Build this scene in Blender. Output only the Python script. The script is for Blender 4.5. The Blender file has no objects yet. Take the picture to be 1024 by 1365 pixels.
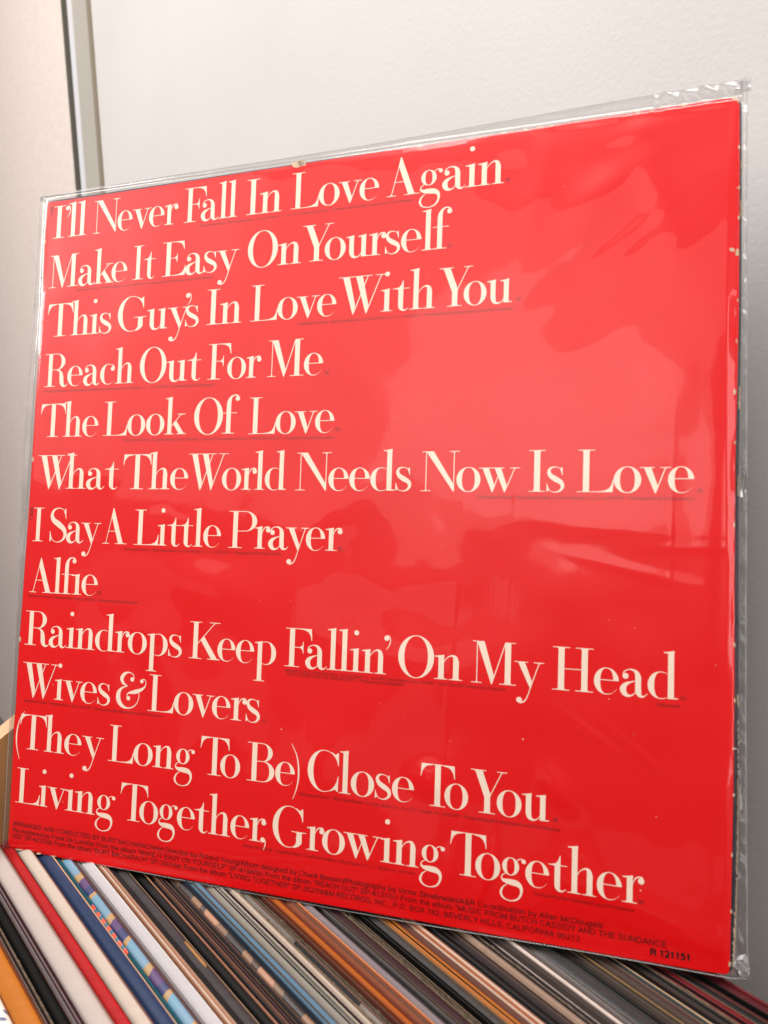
import bpy, bmesh, math, random
import numpy as np
from mathutils import Matrix, Vector

random.seed(7)
SC = bpy.context.scene
COL = SC.collection
R_ = math.radians

# ------------------------------------------------------------------ camera
S = 0.315                                   # width of the square jacket, metres
CAM = np.array((0.286317, -0.271264, 0.200169))
CR = np.array([[0.946844, -0.012008, 0.321468], [0.320042, 0.136264, -0.937553], [-0.032546, 0.9906, 0.132864]])
FPX = 1045.226                              # focal length in pixels of the 1365 px high photograph
cam_d = bpy.data.cameras.new('camera')
cam_d.sensor_fit = 'VERTICAL'
cam_d.sensor_height = 36.0
cam_d.lens = 36.0 * FPX / 1365.0
cam_d.clip_start = 0.01
cam_d.clip_end = 50.0
cam_d.dof.use_dof = True
cam_d.dof.focus_distance = 0.375
cam_d.dof.aperture_fstop = 13.0
cam_o = bpy.data.objects.new('camera', cam_d)
COL.objects.link(cam_o)
cam_o.matrix_world = Matrix([list(CR[0]) + [CAM[0]], list(CR[1]) + [CAM[1]], list(CR[2]) + [CAM[2]], [0, 0, 0, 1]])
SC.camera = cam_o

# ------------------------------------------------------------------ world and lamps
w = bpy.data.worlds.new('World')
SC.world = w
w.use_nodes = True
w.node_tree.nodes['Background'].inputs[0].default_value = (1.0, 0.93, 0.87, 1)
w.node_tree.nodes['Background'].inputs[1].default_value = 0.13
SC.view_settings.view_transform = 'Standard'
SC.view_settings.look = 'None'
SC.view_settings.exposure = -0.08
SC.view_settings.gamma = 1.0
SC.cycles.max_bounces = 10
SC.cycles.transparent_max_bounces = 24

def area(name, az, el, dist, sx, sy, watts, col, aim=(0.16, 0.03, 0.15), roll=0.0):
    """lamp in direction az (degrees, 0 = straight out from the jacket towards the viewer) and el, facing the jacket"""
    a, e = R_(az), R_(el)
    d = Vector((math.sin(a) * math.cos(e), -math.cos(a) * math.cos(e), math.sin(e)))
    L = bpy.data.lights.new(name, 'AREA')
    L.shape = 'RECTANGLE'
    L.size, L.size_y, L.energy, L.color = sx, sy, watts, col
    o = bpy.data.objects.new(name, L)
    o.location = Vector(aim) + d * dist
    o.rotation_euler = d.to_track_quat('Z', 'Y').to_euler()
    o.rotation_euler.rotate_axis('Z', R_(roll))
    COL.objects.link(o)
    return o
area('window_lamp', -25.5, 28, 1.6, 2.1, 0.85, 7.0, (1.0, 0.89, 0.82))
area('right_sheen_fill', -5, 23, 1.5, 0.62, 0.46, 1.25, (1.0, 0.93, 0.88), roll=-20)  # panel added to strengthen the sheen on the right of the film
area('low_band_fill', -17, 6.5, 1.7, 0.52, 0.16, 0.19, (1.0, 0.95, 0.92))  # dim panel added for the pale reflected band at mid height
area('left_patch_fill', -37, 6.0, 1.7, 0.30, 0.13, 0.045, (1.0, 0.95, 0.92))  # added for a weaker reflected patch at the left
area('low_left_fill', -32, -3.5, 1.7, 0.26, 0.24, 0.075, (1.0, 0.90, 0.88), roll=12)  # added so the film mirrors a mottled patch low on the left
area('low_middle_fill', -14, -6.5, 1.7, 0.20, 0.32, 0.075, (1.0, 0.90, 0.88), roll=-8)  # unseen panel added to mottle the film below the middle
area('low_front_fill', 0, -11.5, 1.7, 0.42, 0.10, 0.03, (1.0, 0.93, 0.90))  # added in place of the record tops mirrored low in the film
area('ceiling_lamp', 20, 71, 1.5, 1.4, 0.7, 35.0, (1.0, 0.955, 0.91))
area('left_lamp', -72, 38, 1.4, 0.5, 1.0, 19.0, (1.0, 0.955, 0.92))
area('edge_glare_fill', 38, 12, 1.2, 0.25, 0.8, 2.4, (1.0, 0.98, 0.97))  # added for the white glare where the film bends at its right edge


# ------------------------------------------------------------------ helpers
def unproj_plane(x, y, p0, n):
    """the point of plane (p0, n) that the camera sees at pixel (x, y) of the 1024 x 1365 photograph"""
    d = CR @ np.array(((x - 512) / FPX, -(y - 682.5) / FPX, -1.0))
    n = np.array(n, float); p0 = np.array(p0, float)
    return CAM + d * (((p0 - CAM) @ n) / (d @ n))

# jacket frame: x along the bottom edge, y up the leaning jacket, z out towards the viewer
UV_Y = np.array((0.0, 0.200022, 0.979791))
UV_Z = np.array((0.0, -0.979791, 0.200022))
JM = Matrix([[1, 0, 0, 0], [0, UV_Y[1], UV_Z[1], 0], [0, UV_Y[2], UV_Z[2], 0], [0, 0, 0, 1]])

def jac(x, y, z=0.0):
    """jacket coordinates (metres) of a pixel on the plane z in front of the jacket face"""
    q = unproj_plane(x, y, UV_Z * z, UV_Z)
    return (q[0], float(q @ UV_Y))

def prop(o, label=None, cat=None, group=None, kind=None):
    for k, v in (('label', label), ('category', cat), ('group', group), ('kind', kind)):
        if v: o[k] = v
    return o

def link(name, me, mat, parent=None, smooth=False):
    if smooth:
        for p in me.polygons: p.use_smooth = True
    if mat and not me.materials: me.materials.append(mat)
    o = bpy.data.objects.new(name, me)
    COL.objects.link(o)
    if parent: o.parent = parent
    return o

def empty(name, loc=(0, 0, 0), **kw):
    o = bpy.data.objects.new(name, None)
    o.location = loc
    o.empty_display_size = 0.02
    COL.objects.link(o)
    return prop(o, **kw)

def mesh(vs, fs):
    me = bpy.data.meshes.new('mesh')
    me.from_pydata([tuple(map(float, v)) for v in vs], [], fs)
    me.update()
    return me

def prism(outline, z0, z1, bevel=0.0):
    """closed outline [(x, y)] extruded from z0 to z1"""
    bm = bmesh.new()
    vs = [bm.verts.new((x, y, z0)) for x, y in outline]
    f = bm.faces.new(vs)
    r = bmesh.ops.extrude_face_region(bm, geom=[f])
    bmesh.ops.translate(bm, vec=(0, 0, z1 - z0), verts=[g for g in r['geom'] if isinstance(g, bmesh.types.BMVert)])
    bmesh.ops.recalc_face_normals(bm, faces=bm.faces)
    if bevel:
        top = [e for e in bm.edges if all(abs(v.co.z - z1) < 1e-7 for v in e.verts)]
        bmesh.ops.bevel(bm, geom=top, offset=bevel, segments=2, affect='EDGES', profile=0.6)
    me = bpy.data.meshes.new('mesh')
    bm.to_mesh(me); bm.free()
    return me

# ------------------------------------------------------------------ materials
def srgb(r, g, b):
    return tuple(((c / 255 + 0.055) / 1.055) ** 2.4 if c > 10 else c / 255 / 12.92 for c in (r, g, b)) + (1,)

def mat(name, col, rough=0.5, spec=0.5, noise=0.0, nscale=200.0, bump=0.0, bscale=400.0, coat=0.0, stretch=(1, 1, 1), col2=None):
    m = bpy.data.materials.new(name)
    m.use_nodes = True
    nt = m.node_tree; N = nt.nodes; L = nt.links
    b = N['Principled BSDF']
    b.inputs['Base Color'].default_value = col
    b.inputs['Roughness'].default_value = rough
    b.inputs['Specular IOR Level'].default_value = spec
    b.inputs['Coat Weight'].default_value = coat
    b.inputs['Coat Roughness'].default_value = 0.12
    tc = N.new('ShaderNodeTexCoord'); mp = N.new('ShaderNodeMapping')
    mp.inputs['Scale'].default_value = stretch
    L.new(tc.outputs['Object'], mp.inputs['Vector'])
    if noise:
        n = N.new('ShaderNodeTexNoise'); n.inputs['Scale'].default_value = nscale; n.inputs['Detail'].default_value = 5
        r = N.new('ShaderNodeMapRange'); r.inputs['From Min'].default_value = 0.3; r.inputs['From Max'].default_value = 0.7
        x = N.new('ShaderNodeMix'); x.data_type = 'RGBA'
        c2 = col2 or tuple(c * (1 - noise) for c in col[:3]) + (1,)
        x.inputs['A'].default_value = col; x.inputs['B'].default_value = c2
        L.new(mp.outputs[0], n.inputs['Vector']); L.new(n.outputs['Fac'], r.inputs['Value'])
        L.new(r.outputs[0], x.inputs['Factor']); L.new(x.outputs['Result'], b.inputs['Base Color'])
    if bump:
        n = N.new('ShaderNodeTexNoise'); n.inputs['Scale'].default_value = bscale; n.inputs['Detail'].default_value = 4
        k = N.new('ShaderNodeBump'); k.inputs['Strength'].default_value = 1.0; k.inputs['Distance'].default_value = bump
        L.new(mp.outputs[0], n.inputs['Vector']); L.new(n.outputs['Fac'], k.inputs['Height']); L.new(k.outputs[0], b.inputs['Normal'])
    return m

def film_mat(name, tint, gain, haze, hcol, streak=0.0, rough=0.02):
    """thin clear polythene: see-through, mirror-like by Fresnel, a trace of milky haze"""
    m = bpy.data.materials.new(name)
    m.use_nodes = True
    nt = m.node_tree; N = nt.nodes; L = nt.links
    for n in list(N):
        if n.type == 'BSDF_PRINCIPLED': N.remove(n)
    out = N['Material Output']
    tr = N.new('ShaderNodeBsdfTransparent'); tr.inputs[0].default_value = (*tint, 1)
    gl = N.new('ShaderNodeBsdfGlossy'); gl.inputs['Roughness'].default_value = rough
    df = N.new('ShaderNodeBsdfDiffuse'); df.inputs[0].default_value = (*hcol, 1)
    tl = N.new('ShaderNodeBsdfTranslucent'); tl.inputs[0].default_value = (*hcol, 1)
    ad = N.new('ShaderNodeMixShader'); ad.inputs[0].default_value = 0.35
    L.new(df.outputs[0], ad.inputs[1]); L.new(tl.outputs[0], ad.inputs[2])
    m1 = N.new('ShaderNodeMixShader'); L.new(tr.outputs[0], m1.inputs[1]); L.new(ad.outputs[0], m1.inputs[2])
    m1.inputs[0].default_value = haze
    fr = N.new('ShaderNodeFresnel')
    # a thin film has no inside: undo the node's index flip on back faces
    ge = N.new('ShaderNodeNewGeometry'); io = N.new('ShaderNodeMix'); io.data_type = 'FLOAT'
    io.inputs['A'].default_value = 1.5; io.inputs['B'].default_value = 1 / 1.5
    L.new(ge.outputs['Backfacing'], io.inputs['Factor']); L.new(io.outputs['Result'], fr.inputs['IOR'])
    mu = N.new('ShaderNodeMath'); mu.operation = 'MULTIPLY'; mu.inputs[1].default_value = gain; mu.use_clamp = True
    L.new(fr.outputs[0], mu.inputs[0])
    g2 = N.new('ShaderNodeBsdfGlossy'); g2.inputs['Roughness'].default_value = 0.30
    gm = N.new('ShaderNodeMixShader'); gm.inputs[0].default_value = 0.55
    L.new(gl.outputs[0], gm.inputs[1]); L.new(g2.outputs[0], gm.inputs[2])
    m2 = N.new('ShaderNodeMixShader'); L.new(mu.outputs[0], m2.inputs[0]); L.new(m1.outputs[0], m2.inputs[1]); L.new(gm.outputs[0], m2.inputs[2])
    L.new(m2.outputs[0], out.inputs['Surface'])
    tc = N.new('ShaderNodeTexCoord'); mp = N.new('ShaderNodeMapping'); mp.inputs['Scale'].default_value = (900, 12, 900)
    L.new(tc.outputs['Object'], mp.inputs['Vector'])
    ns = N.new('ShaderNodeTexNoise'); ns.inputs['Scale'].default_value = 1.0; ns.inputs['Detail'].default_value = 3
    L.new(mp.outputs[0], ns.inputs['Vector'])
    n2 = N.new('ShaderNodeTexNoise'); n2.inputs['Scale'].default_value = 90; n2.inputs['Detail'].default_value = 5
    L.new(tc.outputs['Object'], n2.inputs['Vector'])
    b1 = N.new('ShaderNodeBump'); b1.inputs['Strength'].default_value = 1; b1.inputs['Distance'].default_value = streak
    b2 = N.new('ShaderNodeBump'); b2.inputs['Strength'].default_value = 1; b2.inputs['Distance'].default_value = streak * 3
    L.new(ns.outputs['Fac'], b1.inputs['Height']); L.new(n2.outputs['Fac'], b2.inputs['Height'])
    L.new(b1.outputs[0], b2.inputs['Normal'])
    for t in (gl.inputs['Normal'],): L.new(b2.outputs[0], t)
    return m

# ------------------------------------------------------------------ wall, panel and trim
A_ = R_(-32.5)
DR = np.array((math.cos(A_), math.sin(A_), 0.0))          # along the stored records, towards the viewer
NR = np.array((-math.sin(A_), math.cos(A_), 0.0))         # across them, towards the wall
WS = 0.262                                                # distance of the wall along NR

M_WALL = mat('painted_plaster', srgb(196, 193, 191), rough=0.55, spec=0.3, noise=0.05, nscale=6, bump=0.00016, bscale=380)
M_PANEL = mat('woven_wallcovering', srgb(212, 200, 194), rough=0.9, spec=0.1, noise=0.10, nscale=55, bump=0.0004, bscale=300, stretch=(1, 1, 5))
M_STRIP = mat('trim_metal', srgb(170, 165, 157), rough=0.42, spec=0.5, noise=0.06, nscale=30, stretch=(1, 1, 0.2))
M_BEAD = mat('trim_bead', srgb(212, 213, 218), rough=0.25, spec=0.7)
M_GAP = mat('shaded_gap', srgb(66, 62, 52), rough=0.7)  # dark colour of a strip that stands in for the shade in the gap
M_LIP = mat('trim_lip', srgb(124, 114, 98), rough=0.6)

def wall_pt(x, y, off=0.0):
    return unproj_plane(x, y, NR * (WS - off), NR)

def along(p): return float(np.array(p) @ DR)
a_gap0, a_gap1 = along(wall_pt(86.0, 0)), along(wall_pt(90.5, 0))
a_bead1, a_strip1, a_lip1 = along(wall_pt(96.0, 0)), along(wall_pt(117.0, 0)), along(wall_pt(121.0, 0))

def slab(a0, a1, z0, z1, back, front):
    """upright slab on the wall, from a0 to a1 along it, front = how far it stands off the wall plane"""
    vs = []
    for s in (WS - back, WS - front):
        for a, z in ((a0, z0), (a1, z0), (a1, z1), (a0, z1)):
            p = DR * a + NR * s; vs.append((p[0], p[1], z))
    me = mesh(vs, [(0, 3, 2, 1), (4, 5, 6, 7), (0, 1, 5, 4), (1, 2, 6, 5), (2, 3, 7, 6), (3, 0, 4, 7)])
    return me
prop(link('wall', slab(a_strip1, 1.2, -0.40, 1.3, -0.02, 0.0), M_WALL), kind='structure')
tp = empty('wall_trim', tuple(DR * a_gap0 + NR * WS) , label='upright pale metal trim strip on the wall with a dark strip for the shaded gap along its left edge', cat='trim')
T0 = Vector(tp.location)
def under(o, par, base):
    o.parent = par
    o.matrix_parent_inverse = Matrix.Translation(-Vector(base))
    return o
for nm, a0, a1, fr, m in (('shadow_gap', a_gap0, a_gap1, 0.0046, M_GAP), ('bead', a_gap1, a_bead1, 0.0016, M_BEAD),
                          ('metal_strip', a_bead1, a_strip1, 0.0010, M_STRIP), ('lip', a_strip1, a_lip1, 0.0022, M_LIP)):
    me = slab(a0, a1, -0.40, 1.3, 0.0 if nm == 'lip' else -0.02, fr)
    under(link(nm, me, m), tp, T0)
wp = link('wallcovering_panel', slab(-1.6, a_gap0, -0.40, 1.3, -0.02, 0.004), M_PANEL)
prop(wp, label='pale pinkish woven wall panel left of the metal trim strip', cat='wall panel')

# ------------------------------------------------------------------ crate board
M_WOOD = mat('pine_board', srgb(196, 140, 88), rough=0.6, spec=0.3, noise=0.45, nscale=60, bump=0.0003, bscale=90, stretch=(1, 1, 0.12))
M_WOODTOP = mat('pine_board_edge', srgb(200, 158, 122), rough=0.6, spec=0.3, noise=0.2, nscale=60, bump=0.0002, bscale=90, stretch=(0.3, 0.3, 1))
AB = -0.017
def board_pt(x, y, a=AB): return unproj_plane(x, y, DR * a, DR)
b0, b1 = board_pt(-14, 997), board_pt(24, 966)
s0, s1 = float(b0 @ NR), float(b1 @ NR)
sl = (b1[2] - b0[2]) / (s1 - s0)
prof = [(s0 - 0.05, -0.32), (s0 - 0.05, b0[2] - sl * 0.05 if sl * 0.05 < 0.03 else b0[2] - 0.03), (s0, b0[2]), (s1, b1[2]), (s1 + 0.012, b1[2] + sl * 0.012), (0.20, b1[2] + sl * 0.012), (0.20, -0.32)]
vs, fs, k = [], [], len(prof)
for a in (AB, AB - 0.013):
    for s, z in prof:
        p = DR * a + NR * s; vs.append((p[0], p[1], z))
fs = [tuple(range(k)), tuple(range(2 * k - 1, k - 1, -1))] + [(i, i + k, (i + 1) % k + k, (i + 1) % k) for i in range(k)]
me = mesh(vs, fs)
me.materials.append(M_WOOD); me.materials.append(M_WOODTOP)
for i, p in enumerate(me.polygons):
    if 3 <= i <= 6: p.material_index = 1
bb = np.array(DR * AB)
ct = empty('wooden_crate', (float(bb[0]), float(bb[1]), -0.32), label='light brown wooden crate end board behind the left edge of the red jacket', cat='crate')
under(link('end_board', me, None), ct, ct.location)
print('board', b0, b1)

# ------------------------------------------------------------------ the stored records
def rec_pt(x, y, z=-0.0022): return unproj_plane(x, y, (0, 0, z), (0, 0, 1))
def ang(xb):
    return float(np.interp(xb, [-40, 300, 560, 720, 850, 930, 1090], [-31.0, -32.2, -33.0, -34.3, -36.0, -35.6, -33.2]))
def edge_line(xb):
    p = rec_pt(xb, 1365); a = R_(ang(xb))
    d = np.array((math.cos(a), math.sin(a), 0)); nn = np.array((-math.sin(a), math.cos(a), 0))
    return p, d, nn

def jacket_mesh(x0, x1, top, far, near, round_=0.75, depth=0.312, segs=1, wob=0.0, n=14):
    """one stored jacket between the edge lines through x0 and x1; its top is a rounded fold"""
    P0, D0, _ = edge_line(x0); P1, D1, _ = edge_line(x1)
    vs, fs = [], []
    w0 = np.linalg.norm(P1 - P0) * abs(math.sin(A_ - 0) ) + 1e-4
    # the jackets lean a little: the near face slopes up to a fold that is highest towards the wall side
    prof = [(0, -depth, 0), (0, -0.9, 1), (0.10, -0.66, 1), (0.45, -0.24, 1), (0.66, -0.07, 1), (0.78, 0, 1), (0.88, -0.03, 1), (0.96, -0.16, 1), (1, -0.45, 1), (1, -depth, 0)]
    wid = abs(float((P1 - P0) @ NR)) + 1e-5
    for j in range(n + 1):
        tt = j / n
        a = far + (near - far) * tt
        q0 = P0 + D0 * ((a - P0 @ DR) / (D0 @ DR)); q1 = P1 + D1 * ((a - P1 @ DR) / (D1 @ DR))
        wb = wob * math.sin(tt * 9.0 + x0)
        for (u, z, sc) in prof:
            p = q0 * (1 - u) + q1 * u
            vs.append((p[0], p[1], top + (z * min(wid, 0.006) * round_ + wb if sc else z)))
    k = len(prof)
    for j in range(n):
        for i in range(k - 1):
            fs.append((j * k + i, j * k + i + 1, (j + 1) * k + i + 1, (j + 1) * k + i))
    fs.append(tuple(range(k))[::-1]); fs.append(tuple(n * k + i for i in range(k)))
    return mesh(vs, fs)

def ragged_mesh(x0, x1, top, far, near, n=420, amp=0.0007, seed=1):
    """thin worn paper edge standing up along a jacket, ragged on top"""
    rnd = random.Random(seed)
    P0, D0, _ = edge_line(x0); P1, D1, _ = edge_line(x1)
    vs, fs = [], []
    h = 0.0
    for j in range(n + 1):
        a = far + (near - far) * j / n
        q0 = P0 + D0 * ((a - P0 @ DR) / (D0 @ DR)); q1 = P1 + D1 * ((a - P1 @ DR) / (D1 @ DR))
        h = (0.7 * h + rnd.random() * amp * 0.2) if rnd.random() < 0.93 else amp * rnd.random() * 1.5
        for p, z in ((q0, top - 0.02), (q0, top + h), (q1, top + h), (q1, top - 0.02)):
            vs.append((p[0], p[1], z))
    for j in range(n):
        for i in range(3): fs.append((j * 4 + i, j * 4 + i + 1, (j + 1) * 4 + i + 1, (j + 1) * 4 + i))
    fs.append((3, 2, 1, 0)); fs.append(tuple(n * 4 + i for i in range(4)))
    return mesh(vs, fs)

MC = {}
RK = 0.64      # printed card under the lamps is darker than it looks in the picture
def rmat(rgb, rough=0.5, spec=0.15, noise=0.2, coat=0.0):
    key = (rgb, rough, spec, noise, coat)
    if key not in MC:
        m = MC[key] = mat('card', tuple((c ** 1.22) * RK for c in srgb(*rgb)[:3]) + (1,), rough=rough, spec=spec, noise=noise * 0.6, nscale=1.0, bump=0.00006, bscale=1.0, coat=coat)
        # fine lines run along the folded card: stretch the pattern along the record
        for n in m.node_tree.nodes:
            if n.type == 'MAPPING':
                n.inputs['Rotation'].default_value = (0, 0, -A_)
                n.inputs['Scale'].default_value = (14, 700, 160)
    return MC[key]

def segment_mat(name, stops, scale, off=0.0, rough=0.4):
    """printed bands following each other along the fold"""
    m = mat(name, (0.5, 0.5, 0.5, 1), rough=rough)
    nt = m.node_tree; N = nt.nodes; L = nt.links
    tc = N.new('ShaderNodeTexCoord'); dt = N.new('ShaderNodeVectorMath'); dt.operation = 'DOT_PRODUCT'
    dt.inputs[1].default_value = tuple(DR * scale)
    L.new(tc.outputs['Object'], dt.inputs[0])
    ns = N.new('ShaderNodeTexNoise'); ns.inputs['Scale'].default_value = 150
    L.new(tc.outputs['Object'], ns.inputs['Vector'])
    ad = N.new('ShaderNodeMath'); ad.operation = 'MULTIPLY_ADD'; ad.inputs[1].default_value = 0.16
    L.new(ns.outputs['Fac'], ad.inputs[0]); L.new(dt.outputs['Value'], ad.inputs[2])
    a2 = N.new('ShaderNodeMath'); a2.operation = 'ADD'; a2.inputs[1].default_value = off; L.new(ad.outputs[0], a2.inputs[0])
    fr = N.new('ShaderNodeMath'); fr.operation = 'FRACT'; L.new(a2.outputs[0], fr.inputs[0])
    cr = N.new('ShaderNodeValToRGB'); cr.color_ramp.interpolation = 'CONSTANT'
    while len(cr.color_ramp.elements) > 1: cr.color_ramp.elements.remove(cr.color_ramp.elements[0])
    cr.color_ramp.elements[0].position = stops[0][0]; cr.color_ramp.elements[0].color = srgb(*stops[0][1])
    for p, c in stops[1:]:
        e = cr.color_ramp.elements.new(p); e.color = srgb(*c)
    L.new(fr.outputs[0], cr.inputs[0]); L.new(cr.outputs[0], N['Principled BSDF'].inputs['Base Color'])
    return m

M_MULTI = segment_mat('patterned_print', [(0, (96, 128, 150)), (0.30, (152, 122, 84)), (0.42, (70, 46, 92)), (0.62, (38, 44, 88)), (0.78, (152, 122, 84)), (0.86, (90, 130, 152))], 26, 0.1)
M_DASH = segment_mat('dashed_print', [(0, (232, 84, 62)), (0.55, (44, 110, 126))], 170)
M_GOLD = segment_mat('gold_patch_print', [(0, (30, 22, 22)), (0.18, (120, 88, 62)), (0.34, (60, 42, 38)), (0.46, (150, 108, 82)), (0.70, (104, 78, 60)), (0.88, (40, 30, 30))], 23)
M_LEAF = mat('leaf_print', srgb(216, 210, 204), rough=0.6)
def leaf(m):
    nt = m.node_tree; N = nt.nodes; L = nt.links
    tc = N.new('ShaderNodeTexCoord'); v = N.new('ShaderNodeTexVoronoi'); v.feature = 'F1'; v.inputs['Scale'].default_value = 160
    mp = N.new('ShaderNodeMapping'); mp.inputs['Scale'].default_value = (1.0, 2.2, 1.0)
    L.new(tc.outputs['Object'], mp.inputs[0]); L.new(mp.outputs[0], v.inputs['Vector'])
    cr = N.new('ShaderNodeValToRGB'); cr.color_ramp.interpolation = 'LINEAR'
    e = cr.color_ramp.elements; e[0].position = 0.30; e[0].color = srgb(96, 108, 132); e[1].position = 0.42; e[1].color = srgb(222, 214, 206)
    L.new(v.outputs['Distance'], cr.inputs[0]); L.new(cr.outputs[0], N['Principled BSDF'].inputs['Base Color'])
leaf(M_LEAF)
M_CREAM = mat('bare_paper', srgb(214, 190, 160), rough=0.9, spec=0.1, noise=0.3, nscale=300)
M_WORN = mat('worn_paper', srgb(128, 112, 94), rough=0.95, spec=0.1, noise=0.5, nscale=500)
M_CLEAR = film_mat('stored_film', (0.93, 0.93, 0.93), 0.55, 0.03, (0.7, 0.7, 0.7), 0.0000005, 0.22)

BK = (13, 11, 12)
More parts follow.
